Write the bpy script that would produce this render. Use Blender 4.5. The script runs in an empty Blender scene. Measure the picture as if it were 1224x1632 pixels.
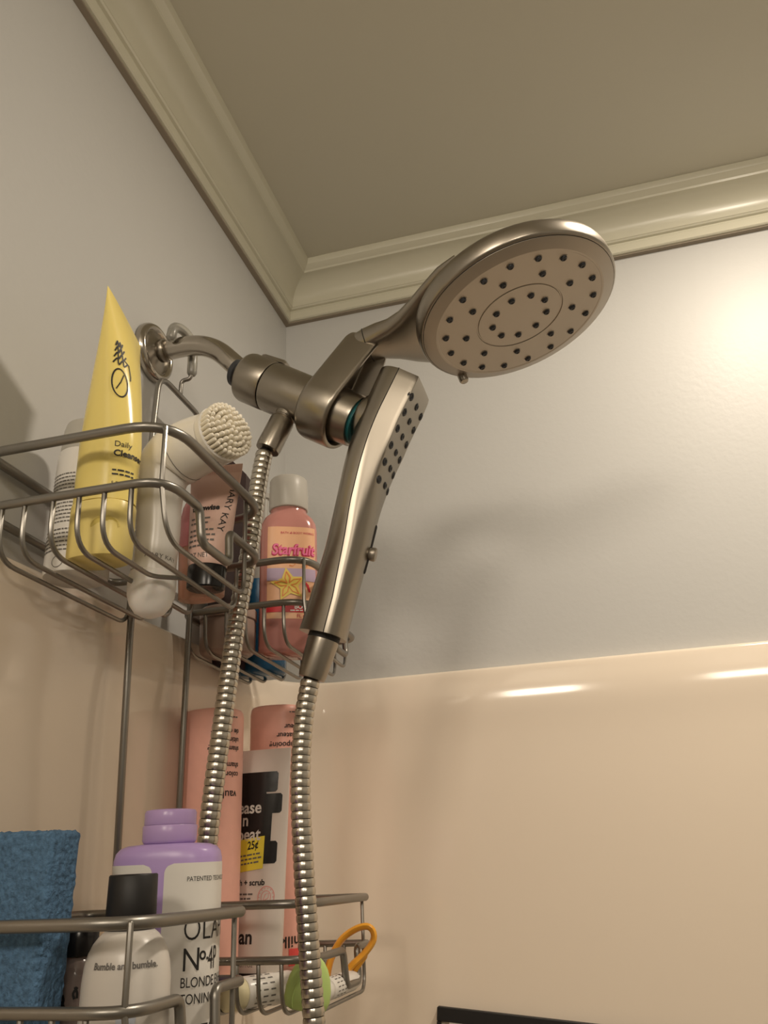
import bpy, bmesh, math, random
from mathutils import Vector, Matrix
random.seed(7)
scene = bpy.context.scene
COL = scene.collection

# ------------------------------------------------------------------ camera
cam_data = bpy.data.cameras.new('camera')
cam = bpy.data.objects.new('camera', cam_data)
COL.objects.link(cam)
cam_data.sensor_fit = 'VERTICAL'
cam_data.sensor_height = 36.0
cam_data.sensor_width = 27.0
cam_data.lens = 1286.0 / 1632.0 * 36.0
cam_data.clip_start = 0.01
cam.matrix_world = Matrix(((0.9642717, 0.1390362, 0.2254971, 0.40282876),
                           (0.2614862, -0.3630207, -0.8943383, -1.01088292),
                           (-0.0424852, 0.9213495, -0.3864066, 1.5),
                           (0, 0, 0, 1)))
scene.camera = cam

# ------------------------------------------------------------------ world, light, exposure
world = bpy.data.worlds.new('world')
scene.world = world
world.use_nodes = True
world.node_tree.nodes['Background'].inputs[0].default_value = (1.0, 0.85, 0.66, 1)
world.node_tree.nodes['Background'].inputs[1].default_value = 0.02
vs = scene.view_settings
vs.view_transform = 'Standard'
vs.look = 'None'
vs.exposure = 0.0
vs.gamma = 1.0
vs.use_curve_mapping = False

DOWNLIGHT_POS = (0.76, -0.38, 2.35)
DOWNLIGHT_W = 6.2
VANITY_POS = (0.21, -1.91, 2.13)
VANITY_W = 4.9
WARM = (1.0, 0.875, 0.72)


def area_light(name, loc, target, power, size, size_y=None, shape='DISK', spread=math.pi):
    d = bpy.data.lights.new(name, 'AREA')
    d.shape = shape
    d.size = size
    if size_y:
        d.size_y = size_y
    d.energy = power
    d.color = WARM
    d.spread = spread
    o = bpy.data.objects.new(name, d)
    COL.objects.link(o)
    o.location = loc
    o.rotation_euler = (Vector(target) - Vector(loc)).to_track_quat('-Z', 'Y').to_euler()
    return o


area_light('downlight_lamp', DOWNLIGHT_POS, (0.76, -0.38, 0), DOWNLIGHT_W, 0.11)
area_light('vanity_lamp', VANITY_POS, (0.30, 0, 1.6), VANITY_W, 0.24, 0.18, 'RECTANGLE')
area_light('vanity_lamp', (0.90, -1.91, 2.13), (0.60, 0, 1.6), VANITY_W * 0.75, 0.24, 0.18, 'RECTANGLE')

# ------------------------------------------------------------------ materials
MATS = {}


def mat(name, color, rough=0.5, metal=0.0, bump=None, var=None, trans=0.0, sss=0.0, coat=0.0,
        spec=0.5, rvar=0.0, emit=None, aniso=0.0, ior=1.45):
    """procedural principled material; bump=(scale,strength), var=(scale,amount)"""
    if name in MATS:
        return MATS[name]
    m = bpy.data.materials.new(name)
    m.use_nodes = True
    nt = m.node_tree
    b = nt.nodes['Principled BSDF']
    b.inputs['Base Color'].default_value = (*color, 1)
    b.inputs['Roughness'].default_value = rough
    b.inputs['Metallic'].default_value = metal
    b.inputs['Transmission Weight'].default_value = trans
    b.inputs['Specular IOR Level'].default_value = spec
    b.inputs['IOR'].default_value = ior
    b.inputs['Coat Weight'].default_value = coat
    b.inputs['Coat Roughness'].default_value = 0.12
    b.inputs['Anisotropic'].default_value = aniso
    if sss:
        b.inputs['Subsurface Weight'].default_value = sss
        b.inputs['Subsurface Radius'].default_value = (0.006, 0.004, 0.003)
    if emit:
        b.inputs['Emission Color'].default_value = (*emit[0], 1)
        b.inputs['Emission Strength'].default_value = emit[1]
    tc = nt.nodes.new('ShaderNodeTexCoord')
    if var or rvar:
        n = nt.nodes.new('ShaderNodeTexNoise')
        n.inputs['Scale'].default_value = var[0] if var else 6
        n.inputs['Detail'].default_value = 4
        nt.links.new(tc.outputs['Object'], n.inputs['Vector'])
        if var:
            mx = nt.nodes.new('ShaderNodeMix')
            mx.data_type = 'RGBA'
            a = var[1]
            mx.inputs['A'].default_value = (*[max(0, c * (1 - a)) for c in color], 1)
            mx.inputs['B'].default_value = (*[min(1, c * (1 + a)) for c in color], 1)
            nt.links.new(n.outputs['Fac'], mx.inputs['Factor'])
            nt.links.new(mx.outputs['Result'], b.inputs['Base Color'])
        if rvar:
            mr = nt.nodes.new('ShaderNodeMapRange')
            mr.inputs['To Min'].default_value = max(0.02, rough - rvar)
            mr.inputs['To Max'].default_value = rough + rvar
            nt.links.new(n.outputs['Fac'], mr.inputs['Value'])
            nt.links.new(mr.outputs['Result'], b.inputs['Roughness'])
    if bump:
        n2 = nt.nodes.new('ShaderNodeTexNoise')
        n2.inputs['Scale'].default_value = bump[0]
        n2.inputs['Detail'].default_value = 3
        nt.links.new(tc.outputs['Object'], n2.inputs['Vector'])
        bp = nt.nodes.new('ShaderNodeBump')
        bp.inputs['Strength'].default_value = bump[1]
        bp.inputs['Distance'].default_value = bump[2] if len(bump) > 2 else 0.001
        nt.links.new(n2.outputs['Fac'], bp.inputs['Height'])
        nt.links.new(bp.outputs['Normal'], b.inputs['Normal'])
    MATS[name] = m
    return m


M_WALL = mat('wall_paint', (0.55, 0.545, 0.525), 0.42, bump=(120, 0.20, 0.0014), var=(3, 0.03), spec=0.30)
M_CEIL = mat('ceiling_paint', (0.57, 0.54, 0.44), 0.45, bump=(30, 0.05), var=(4, 0.03))
M_TRIM = mat('crown_paint', (0.62, 0.595, 0.475), 0.24, bump=(25, 0.08), var=(8, 0.04))
M_BROWN_LINE = mat('brown_line', (0.30, 0.25, 0.19), 0.7)
M_SURR = mat('surround_acrylic', (0.90, 0.785, 0.65), 0.10, bump=(7, 0.05, 0.002), var=(2.2, 0.03), coat=0.3)
M_FLOOR = mat('floor_vinyl', (0.42, 0.36, 0.29), 0.5, var=(5, 0.1))
M_NICKEL = mat('brushed_nickel', (0.345, 0.31, 0.262), 0.31, 1.0, bump=(900, 0.03, 0.0004), rvar=0.04)
M_NICKEL_FACE = mat('satin_nickel_face', (0.41, 0.365, 0.31), 0.40, 0.82, bump=(700, 0.02, 0.0003))
M_WAND = mat('satin_nickel_wand', (0.30, 0.27, 0.225), 0.33, 1.0, bump=(700, 0.02, 0.0003))
M_CHROME = mat('worn_chrome', (0.46, 0.42, 0.365), 0.17, 1.0, rvar=0.05)
M_HOSE = mat('hose_chrome', (0.56, 0.52, 0.455), 0.26, 1.0, rvar=0.03)
M_HOSE_CORE = mat('hose_core', (0.05, 0.045, 0.04), 0.5, 0.6)
M_WIRE = mat('caddy_metal', (0.26, 0.245, 0.22), 0.36, 0.90, rvar=0.06, bump=(400, 0.03, 0.0003))
M_RUBBER = mat('dark_rubber', (0.035, 0.037, 0.042), 0.38)
M_DARK = mat('dark_gap', (0.02, 0.018, 0.016), 0.6)
M_TEAL = mat('teal_seal', (0.01, 0.11, 0.12), 0.35)
M_CLEAR = mat('clear_silicone', (0.72, 0.70, 0.63), 0.22, trans=0.75, ior=1.4)
M_YELLOW = mat('yellow_plastic', (0.86, 0.70, 0.22), 0.20, var=(30, 0.02), sss=0.05)
M_YELLOW_CAP = mat('yellow_cap', (0.86, 0.70, 0.24), 0.30)
M_INK = mat('black_ink', (0.015, 0.013, 0.012), 0.5)
M_INK2 = mat('grey_ink', (0.14, 0.13, 0.12), 0.5)
M_WHITE = mat('white_plastic', (0.82, 0.79, 0.74), 0.26)
M_WHITE_LABEL = mat('white_label', (0.79, 0.76, 0.71), 0.32)
M_FROST = mat('frosted_plastic', (0.72, 0.69, 0.62), 0.38, trans=0.35)
M_SILI = mat('milky_silicone', (0.90, 0.87, 0.83), 0.35, sss=0.3)
M_BRISTLE = mat('cream_bristle', (0.85, 0.79, 0.66), 0.6)
M_PINK_TUBE = mat('pale_pink_tube', (0.74, 0.50, 0.42), 0.30)
M_BLACK = mat('black_plastic', (0.012, 0.011, 0.011), 0.22)
M_BLACK_MATTE = mat('matte_black', (0.010, 0.009, 0.009), 0.5)
M_PINK_CLEAR = mat('pink_gel', (0.85, 0.30, 0.33), 0.16, trans=0.15)
M_PEACH = mat('peach_gel', (0.80, 0.45, 0.32), 0.16, trans=0.35)
M_MAROON = mat('maroon_card', (0.035, 0.012, 0.010), 0.45)
M_BLUE = mat('blue_plastic', (0.02, 0.12, 0.25), 0.22)
M_GREY_PLASTIC = mat('grey_plastic', (0.42, 0.40, 0.36), 0.3)
M_JAR = mat('rose_jar', (0.50, 0.36, 0.30), 0.28, trans=0.2)
M_STAR = mat('starfruit_gel', (0.78, 0.36, 0.31), 0.12, trans=0.35)
M_STAR_LABEL = mat('peach_label', (0.84, 0.47, 0.27), 0.35, var=(40, 0.05))
M_HOTPINK = mat('hot_pink_ink', (0.84, 0.16, 0.34), 0.4)
M_CRIMSON = mat('crimson_ink', (0.52, 0.02, 0.08), 0.4)
M_LAV = mat('lavender_ink', (0.50, 0.38, 0.52), 0.4)
M_STARY = mat('star_yellow_ink', (0.84, 0.64, 0.13), 0.4)
M_ORANGE_INK = mat('orange_ink', (0.82, 0.26, 0.06), 0.4)
M_RED = mat('red_ink', (0.60, 0.02, 0.03), 0.4)
M_SPONGE = mat('blue_cellulose', (0.085, 0.175, 0.30), 0.9, var=(330, 0.75), bump=(300, 0.9, 0.003))
M_LILAC = mat('lilac_plastic', (0.47, 0.33, 0.66), 0.30)
M_LILAC_CAP = mat('lilac_cap', (0.50, 0.35, 0.66), 0.28, sss=0.1)
M_PINK = mat('coral_pink_plastic', (0.93, 0.49, 0.40), 0.36, var=(120, 0.06))
M_GREYWHITE = mat('grey_white_plastic', (0.66, 0.62, 0.57), 0.3)
M_TUBE_GREY = mat('cool_white_tube', (0.72, 0.64, 0.58), 0.3)
M_STICKER = mat('yellow_sticker', (0.84, 0.70, 0.06), 0.45)
M_GREEN = mat('green_silicone', (0.50, 0.66, 0.22), 0.38, sss=0.2)
M_ORANGE = mat('orange_plastic', (0.86, 0.40, 0.04), 0.26, sss=0.05)
M_CREAM = mat('cream_cap', (0.83, 0.76, 0.50), 0.3)
M_SMOKE = mat('smoky_glass', (0.28, 0.22, 0.20), 0.15, trans=0.3)
M_LENS = mat('lamp_lens', (0.9, 0.85, 0.75), 0.4, emit=((1, 0.86, 0.67), 6))


# ------------------------------------------------------------------ builders
def link(name, me, m, parent=None, smooth=True):
    o = bpy.data.objects.new(name, me)
    COL.objects.link(o)
    if m:
        me.materials.clear()
        me.materials.append(m)
    if parent:
        o.parent = parent
    return o


def mesh(name, v, f, smooth=True, angle=40):
    me = bpy.data.meshes.new(name)
    me.from_pydata([tuple(p) for p in v], [], f)
    bm = bmesh.new()
    bm.from_mesh(me)
    bmesh.ops.recalc_face_normals(bm, faces=bm.faces)
    if smooth:
        for fa in bm.faces:
            fa.smooth = True
        ca = math.radians(angle)
        for e in bm.edges:
            if len(e.link_faces) == 2 and e.calc_face_angle(0) > ca:
                e.smooth = False
    bm.to_mesh(me)
    bm.free()
    return me


def part(name, vf, m, parent=None, smooth=True, angle=40):
    return link(name, mesh(name, vf[0], vf[1], smooth, angle), m, parent)


def merge(*vfs):
    V, F = [], []
    for v, f in vfs:
        k = len(V)
        V += list(v)
        F += [tuple(i + k for i in q) for q in f]
    return V, F


def thing(name, label, cat, loc=(0, 0, 0), rot=(0, 0, 0), group=None):
    o = bpy.data.objects.new(name, None)
    COL.objects.link(o)
    o.empty_display_size = 0.02
    o.location = loc
    o.rotation_euler = rot
    return tag(o, label, cat, group)


def tag(o, label, cat, group=None):
    o['label'] = label
    o['category'] = cat
    if group:
        o['group'] = group
    return o


def struct(o, label=None, cat=None):
    o['kind'] = 'structure'
    if label:
        o['label'] = label
    if cat:
        o['category'] = cat
    return o


def box(x0, x1, y0, y1, z0, z1):
    v = [(x, y, z) for z in (z0, z1) for y in (y0, y1) for x in (x0, x1)]
    f = [(0, 1, 3, 2), (4, 6, 7, 5), (0, 4, 5, 1), (2, 3, 7, 6), (0, 2, 6, 4), (1, 5, 7, 3)]
    return v, f


def bevel_box(x0, x1, y0, y1, z0, z1, b, seg=2):
    me = bpy.data.meshes.new('t')
    v, f = box(x0, x1, y0, y1, z0, z1)
    me.from_pydata(v, [], f)
    bm = bmesh.new()
    bm.from_mesh(me)
    bmesh.ops.bevel(bm, geom=list(bm.edges), offset=b, segments=seg, affect='EDGES', profile=0.5)
    bm.verts.index_update()
    out = ([tuple(q.co) for q in bm.verts], [tuple(q.index for q in fa.verts) for fa in bm.faces])
    bm.free()
    bpy.data.meshes.remove(me)
    return out


def rings(rs, cap0=True, cap1=True, closed=True):
    """loft equal-length rings of points"""
    n = len(rs[0])
    v = [p for r in rs for p in r]
    f = []
    for i in range(len(rs) - 1):
        for j in range(n if closed else n - 1):
            k = (j + 1) % n
            f.append((i * n + j, i * n + k, (i + 1) * n + k, (i + 1) * n + j))
    if cap0:
        f.append(tuple(range(n - 1, -1, -1)))
    if cap1:
        f.append(tuple((len(rs) - 1) * n + j for j in range(n)))
    return v, f


def smooth_path(pts, rad, seg=6):
    """round the corners of a polyline; rad is one value or one per point"""
    P = [Vector(p) for p in pts]
    out = [P[0]]
    for i in range(1, len(P) - 1):
        r = rad[i] if isinstance(rad, (list, tuple)) else rad
        a, b, c = P[i - 1], P[i], P[i + 1]
        u, w = (a - b), (c - b)
        r = min(r, u.length * 0.49, w.length * 0.49)
        p0, p1 = b + u.normalized() * r, b + w.normalized() * r
        for k in range(seg + 1):
            t = k / seg
            out.append(p0 * (1 - t) ** 2 + b * 2 * t * (1 - t) + p1 * t * t)
    out.append(P[-1])
    res = [out[0]]
    for p in out[1:]:
        if (p - res[-1]).length > 1e-5:
            res.append(p)
    return res


def smooth_loop(pts, rad, seg=6):
    n = len(pts)
    rr = rad if isinstance(rad, (list, tuple)) else [rad] * n
    P = [Vector(p) for p in pts]
    out = []
    for i in range(n):
        a, b, c = P[i - 1], P[i], P[(i + 1) % n]
        u, w = a - b, c - b
        r = min(rr[i], u.length * 0.49, w.length * 0.49)
        p0, p1 = b + u.normalized() * r, b + w.normalized() * r
        for k in range(seg + 1):
            t = k / seg
            out.append(p0 * (1 - t) ** 2 + b * 2 * t * (1 - t) + p1 * t * t)
    return out


def catmull(pts, seg=8):
    P = [Vector(p) for p in pts]
    P = [P[0] * 2 - P[1]] + P + [P[-1] * 2 - P[-2]]
    out = []
    for i in range(1, len(P) - 2):
        for k in range(seg):
            t = k / seg
            a, b, c, d = P[i - 1], P[i], P[i + 1], P[i + 2]
            out.append(0.5 * ((2 * b) + (c - a) * t + (2 * a - 5 * b + 4 * c - d) * t * t + (3 * b - a - 3 * c + d) * t ** 3))
    out.append(P[-2])
    return out


def tube(path, r, n=10, closed=False, flat=None, taper=None):
    """sweep a circle (or an ellipse r x flat) along a path with parallel transport"""
    P = [Vector(p) for p in path]
    m = len(P)
    T = []
    for i in range(m):
        if closed:
            t = P[(i + 1) % m] - P[i - 1]
        else:
            t = P[min(i + 1, m - 1)] - P[max(i - 1, 0)]
        T.append(t.normalized())
    nrm = T[0].orthogonal().normalized()
    if abs(T[0].dot(Vector((0, 1, 0)))) < 0.9:
        nrm = (Vector((0, 1, 0)) - T[0] * T[0].y).normalized()
    fr = [nrm]
    for i in range(1, m):
        q = T[i - 1].rotation_difference(T[i])
        nrm = q @ nrm
        nrm = (nrm - T[i] * nrm.dot(T[i])).normalized()
        fr.append(nrm)
    rs = []
    for i in range(m):
        b = T[i].cross(fr[i])
        k = taper(i / (m - 1)) if taper else 1.0
        rs.append([P[i] + fr[i] * (math.cos(2 * math.pi * j / n) * r * k) + b * (math.sin(2 * math.pi * j / n) * (flat or r) * k)
                   for j in range(n)])
    if closed:
        v, f = rings(rs, False, False)
        # close with the best matching rotation of the first ring
        first, last = rs[0], rs[-1]
        s = min(range(n), key=lambda s: sum((first[(j + s) % n] - last[j]).length for j in range(n)))
        base = (m - 1) * n
        for j in range(n):
            k = (j + 1) % n
            f.append((base + j, base + k, (k + s) % n, (j + s) % n))
        return v, f
    # rounded ends
    def dome(ring, c, d):
        return [[c + (p - c) * 0.72 + d * (r * 0.55) for p in ring], [c + (p - c) * 0.25 + d * (r * 0.8) for p in ring]]
    d0 = dome(rs[0], P[0], -T[0])
    d1 = dome(rs[-1], P[-1], T[-1])
    return rings([d0[1], d0[0]] + rs + d1)


def lathe(profile, origin=(0, 0, 0), axis=(0, 0, 1), n=32, ref=None):
    """profile: list of (radius, height along axis)"""
    O = Vector(origin)
    A = Vector(axis).normalized()
    u = Vector(ref) if ref else A.orthogonal()
    u = (u - A * u.dot(A)).normalized()
    w = A.cross(u)
    rs = []
    for r, h in profile:
        r = max(r, 1e-5)
        rs.append([O + A * h + u * (math.cos(2 * math.pi * j / n) * r) + w * (math.sin(2 * math.pi * j / n) * r) for j in range(n)])
    return rings(rs)


class Form:
    """a bottle or tube body: stacked super-ellipse sections (z, rx, ry, exponent, cx, cy)"""
    def __init__(self, secs, n=48):
        self.s = [tuple(q) + (2.0, 0.0, 0.0)[len(q) - 3:] if len(q) < 6 else tuple(q) for q in secs]
        self.n = n

    def sec(self, z):
        s = self.s
        if z <= s[0][0]:
            return s[0]
        for a, b in zip(s, s[1:]):
            if a[0] <= z <= b[0] and b[0] > a[0]:
                t = (z - a[0]) / (b[0] - a[0])
                return tuple(p * (1 - t) + q * t for p, q in zip(a, b))
        return s[-1]

    @staticmethod
    def pt(q, th, off=0.0):
        z, rx, ry, e, cx, cy = q
        c, s = math.cos(th), math.sin(th)
        x = (abs(c) ** (2 / e)) * (1 if c >= 0 else -1)
        y = (abs(s) ** (2 / e)) * (1 if s >= 0 else -1)
        return Vector((cx + (rx + off) * x, cy + (ry + off) * y, z))

    def vf(self, z0=None, z1=None, off=0.0, cap0=True, cap1=True):
        qs = self.s
        if z0 is not None:
            qs = [self.sec(z0)] + [q for q in self.s if z0 < q[0] < z1] + [self.sec(z1)]
        rs = [[self.pt(q, 2 * math.pi * j / self.n, off) for j in range(self.n)] for q in qs]
        return rings(rs, cap0, cap1)

    def table(self, z):
        q = self.sec(z)
        N = 360
        T = [(0.0, -math.pi)]
        p = self.pt(q, -math.pi)
        L = 0
        for i in range(1, 2 * N + 1):
            th = -math.pi + i * math.pi / N
            w = self.pt(q, th)
            L += (w - p).length
            p = w
            T.append((L, th))
        return T

    def mapper(self, th0, zref, off=0.0004):
        """(u, v) -> point; u runs to the right around the body from angle th0, v is height"""
        T = self.table(zref)
        tot = T[-1][0]
        th0 = (th0 + math.pi) % (2 * math.pi) - math.pi
        L0 = min(T, key=lambda a: abs(a[1] - th0))[0]

        def m(u, v):
            L = (L0 + u) % tot
            lo, hi = 0, len(T) - 1
            while hi - lo > 1:
                md = (lo + hi) // 2
                if T[md][0] <= L:
                    lo = md
                else:
                    hi = md
            t = (L - T[lo][0]) / max(1e-9, T[hi][0] - T[lo][0])
            th = T[lo][1] * (1 - t) + T[hi][1] * t
            return self.pt(self.sec(v), th, off)
        return m


_TXT = {}


def text_geo(body, size=1.0, res=4, shear=0.0, bold=0.0, align='LEFT'):
    cu = bpy.data.curves.new('t', 'FONT')
    cu.body = body
    cu.size = size
    cu.resolution_u = res
    cu.shear = shear
    cu.offset = bold
    cu.align_x = align
    o = bpy.data.objects.new('t', cu)
    COL.objects.link(o)
    dg = bpy.context.evaluated_depsgraph_get()
    me = bpy.data.meshes.new_from_object(o.evaluated_get(dg))
    v = [tuple(p.co) for p in me.vertices]
    f = [tuple(p.vertices) for p in me.polygons]
    bpy.data.objects.remove(o)
    bpy.data.curves.remove(cu)
    bpy.data.meshes.remove(me)
    return v, f


def put(vf, m, u0=0.0, v0=0.0, rot=0.0, sx=1.0, sy=1.0):
    """place flat geometry (x, y) on a surface through its mapper"""
    c, s = math.cos(rot), math.sin(rot)
    out = []
    for p in vf[0]:
        x, y = p[0] * sx, p[1] * sy
        out.append(m(u0 + x * c - y * s, v0 + x * s + y * c))
    return out, vf[1]


def lettering(parent, m, body, size, u0, v0, mt=None, name='lettering', rot=0.0, sx=1.0, sy=1.0, **k):
    g = put(text_geo(body, size, **k), m, u0, v0, rot, sx, sy)
    return part(name, g, mt or M_INK, parent, smooth=False)


def grid(u0, u1, v0, v1, nu=10, nv=6, radius=0.0):
    """flat patch with optional rounded corners"""
    v, f = [], []
    for j in range(nv + 1):
        for i in range(nu + 1):
            x, y = u0 + (u1 - u0) * i / nu, v0 + (v1 - v0) * j / nv
            if radius:
                dy = min(y - v0, v1 - y)
                if dy < radius:
                    ins = radius - math.sqrt(max(0, radius ** 2 - (radius - dy) ** 2))
                    x = u0 + ins + (u1 - u0 - 2 * ins) * i / nu
            v.append((x, y))
    for j in range(nv):
        for i in range(nu):
            a = j * (nu + 1) + i
            f.append((a, a + 1, a + nu + 2, a + nu + 1))
    return v, f


def poly_fan(pts):
    cx = sum(p[0] for p in pts) / len(pts)
    cy = sum(p[1] for p in pts) / len(pts)
    n = len(pts)
    return [(cx, cy)] + list(pts), [(0, 1 + i, 1 + (i + 1) % n) for i in range(n)]


def stroke(pts, w):
    """flat ribbon along a 2D polyline"""
    P = [Vector((p[0], p[1])) for p in pts]
    v, f = [], []
    for i, p in enumerate(P):
        t = (P[min(i + 1, len(P) - 1)] - P[max(i - 1, 0)]).normalized()
        nn = Vector((-t.y, t.x)) * w / 2
        v += [tuple(p + nn), tuple(p - nn)]
    for i in range(len(P) - 1):
        f.append((2 * i, 2 * i + 1, 2 * i + 3, 2 * i + 2))
    return v, f


def greek(u0, u1, v_top, rows, pitch, h, rnd):
    """lines of print too small to read: rows of little word blocks"""
    V, F = [], []
    for r in range(rows):
        y = v_top - r * pitch
        x = u0
        end = u1 - rnd.random() * (u1 - u0) * 0.25
        while x < end:
            w = h * rnd.uniform(1.2, 4.0)
            g = grid(x, min(x + w, u1), y - h, y, 3, 1)
            V, F = merge((V, F), g)
            x += w + h * 0.7
    return V, F


# ------------------------------------------------------------------ the room
CEIL = 2.357
part_floor = part('floor', box(-0.1, 1.62, -2.12, 0.1, -0.1, 0.0), M_FLOOR, None, False)
struct(part_floor)
o = part('ceiling', box(-0.1, 1.62, -2.12, 0.1, CEIL, CEIL + 0.1), M_CEIL, None, False)
struct(o)
o = part('wall_left', box(-0.1, 0.0, -2.12, 0.0, 0, CEIL), M_WALL, None, False)
struct(o)
o = part('wall_back', box(-0.1, 1.62, 0.0, 0.1, 0, CEIL), M_WALL, None, False)
struct(o)
o = part('wall_right', box(1.52, 1.62, -2.12, 0.0, 0, CEIL), M_WALL, None, False)
struct(o)
o = part('wall_front', box(0.0, 1.52, -2.12, -2.02, 0, CEIL), M_WALL, None, False)
struct(o)

# crown moulding: profile (distance from wall, height) swept with a mitre
prof = [(0.0, 2.2830), (0.0105, 2.2830), (0.0125, 2.2845), (0.0130, 2.2965), (0.0115, 2.2985), (0.0115, 2.3005),
        (0.0150, 2.3015), (0.0165, 2.3035)]
for k in range(13):
    t = k / 12
    a = math.pi / 2 * t
    prof.append((0.0175 + 0.0285 * (1 - math.cos(a)), 2.3040 + 0.0345 * math.sin(a)))
prof += [(0.0490, 2.3390), (0.0500, 2.3420), (0.0530, 2.3440), (0.0570, 2.3480), (0.0590, 2.3530), (0.0595, CEIL), (0.0, CEIL)]


def crown(along):
    a, b = [], []
    for d, z in prof:
        if along == 'y':
            a.append(Vector((d, -d, z)))
            b.append(Vector((d, -2.02, z)))
        else:
            a.append(Vector((d, -d, z)))
            b.append(Vector((1.52, -d, z)))
    return rings([a, b])


struct(part('trim_1', crown('y'), M_TRIM, None, True, 22))
struct(part('trim_2', crown('x'), M_TRIM, None, True, 22))
c1 = part('crown_base_line', box(0.0, 0.0075, -2.02, -0.0075, 2.2812, 2.2832), M_BROWN_LINE, bpy.data.objects['trim_1'], False)  # thin dark brown strip along the bottom edge of the crown
c2 = part('crown_base_line', box(0.0, 1.52, -0.0075, 0.0, 2.2812, 2.2832), M_BROWN_LINE, bpy.data.objects['trim_2'], False)

# bath surround: one moulded acrylic skin with a rounded inner corner and a rolled top lip
ST = 0.018
STOP = 1.704
RC = 0.075


def surround():
    lip = [(0.0, STOP - 0.0005), (0.004, STOP), (0.0105, STOP - 0.0003), (0.0128, STOP - 0.0018), (0.0138, STOP - 0.0045),
           (0.0146, STOP - 0.010), (0.0156, STOP - 0.018), (0.0166, STOP - 0.027), (0.0172, STOP - 0.036), (0.0172, STOP - 0.046),
           (0.0164, STOP - 0.058), (0.0152, STOP - 0.072), (0.0144, STOP - 0.090), (0.0140, 1.58), (0.0140, 1.2), (0.0140, 0.42)]
    rs = []
    for d, z in lip:
        r = []
        for k in range(9):
            r.append(Vector((d, -0.84 + (0.84 - RC - d) * k / 8, z)))
        for k in range(1, 13):
            a = math.pi / 2 * k / 12
            cx, cy = RC + d, -(RC + d)
            r.append(Vector((cx - RC * math.cos(a), cy + RC * math.sin(a), z)))
        for k in range(1, 9):
            r.append(Vector((RC + d + (1.5 - RC - d) * k / 8, -d, z)))
        # fold the lip toward the real wall corner at the very back
        rs.append(r)
    return rings(rs, False, False, closed=False)


sur = part('wall_surround', surround(), M_SURR, None, True, 60)
struct(sur, 'glossy cream acrylic bath surround with a rolled top edge')
# the small ledge that closes the rounded corner behind the lip
led = [Vector((0.0, 0.0, STOP - 0.001))]
for k in range(13):
    a = math.pi / 2 * k / 12
    led.append(Vector((RC - RC * math.cos(a), -RC + RC * math.sin(a), STOP - 0.001)))
part('corner_ledge', (led, [tuple([0] + [i, i + 1]) for i in range(1, len(led) - 1)]), M_SURR, sur, False)

# recessed ceiling downlight over the tub
dl = thing('downlight', 'round recessed downlight in the ceiling over the tub', 'lamp', (0.76, -0.38, CEIL))
part('trim_ring', lathe([(0.060, 0.0), (0.060, -0.001), (0.068, -0.004), (0.080, -0.003), (0.083, 0.0)], n=40), M_WHITE, dl)
part('lens', lathe([(0.058, -0.0002), (0.05, -0.0012), (0.0, -0.0016)], n=32), M_LENS, dl)

# vanity light bar on the wall behind the viewer
vb = thing('vanity_light_bar', 'two-shade vanity light bar on the wall opposite the shower', 'lamp', (0.555, -2.02, 2.13))
part('back_plate', bevel_box(-0.50, 0.50, 0.0, 0.018, -0.035, 0.035, 0.004, 2), M_NICKEL, vb)
for dx in (-0.345, 0.345):
    part('lamp_shade', bevel_box(dx - 0.13, dx + 0.13, 0.018, 0.066, -0.10, 0.10, 0.012, 3), M_WHITE, vb)

# ------------------------------------------------------------------ shower arm, valve and rain head
Y0 = -0.38
fl = thing('curved_water_pipe', 'curved chrome shower pipe with a round flange on the grey wall', 'shower pipe', (0, Y0, 1.989))
part('flange', lathe([(0.0, 0.001), (0.0310, 0.001), (0.0316, 0.003), (0.0312, 0.0065), (0.0292, 0.0098), (0.0268, 0.0108), (0.0246, 0.0098), (0.0232, 0.0075), (0.0, 0.0070)],
                     (0, 0, 0), (1, 0, 0), 48), M_CHROME, fl, True, 50)
part('flange_plate', lathe([(0.0231, 0.0068), (0.0225, 0.0080), (0.0150, 0.0098), (0.0128, 0.0120), (0.0, 0.0125)], (0, 0, 0), (1, 0, 0), 48), M_NICKEL, fl, True, 50)
part('collar', lathe([(0.0118, 0.0125), (0.0122, 0.0135), (0.0122, 0.0180), (0.0116, 0.0190)], (0, 0, 0), (1, 0, 0), 32), M_NICKEL, fl)
arm_path = smooth_path([(0.006, 0, 0), (0.066, 0, 0.0005), (0.106, 0, -0.0445)], 0.034, 14)
part('pipe', tube(arm_path, 0.0105, 24), M_CHROME, fl)

AX = Vector((0.843, 0, -0.538)).normalized()
OB = Vector((0.110, Y0, 1.938))
UP = Vector((0.538, 0, 0.843)).normalized()
YV = Vector((0, 1, 0))
sh = thing('rain_shower_head', 'brushed nickel shower head with large round spray face and diverter body', 'shower head', (0.110, Y0, 1.938))


def ax(s, p=0.0, y=0.0):
    return AX * s + UP * p + YV * y


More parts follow.
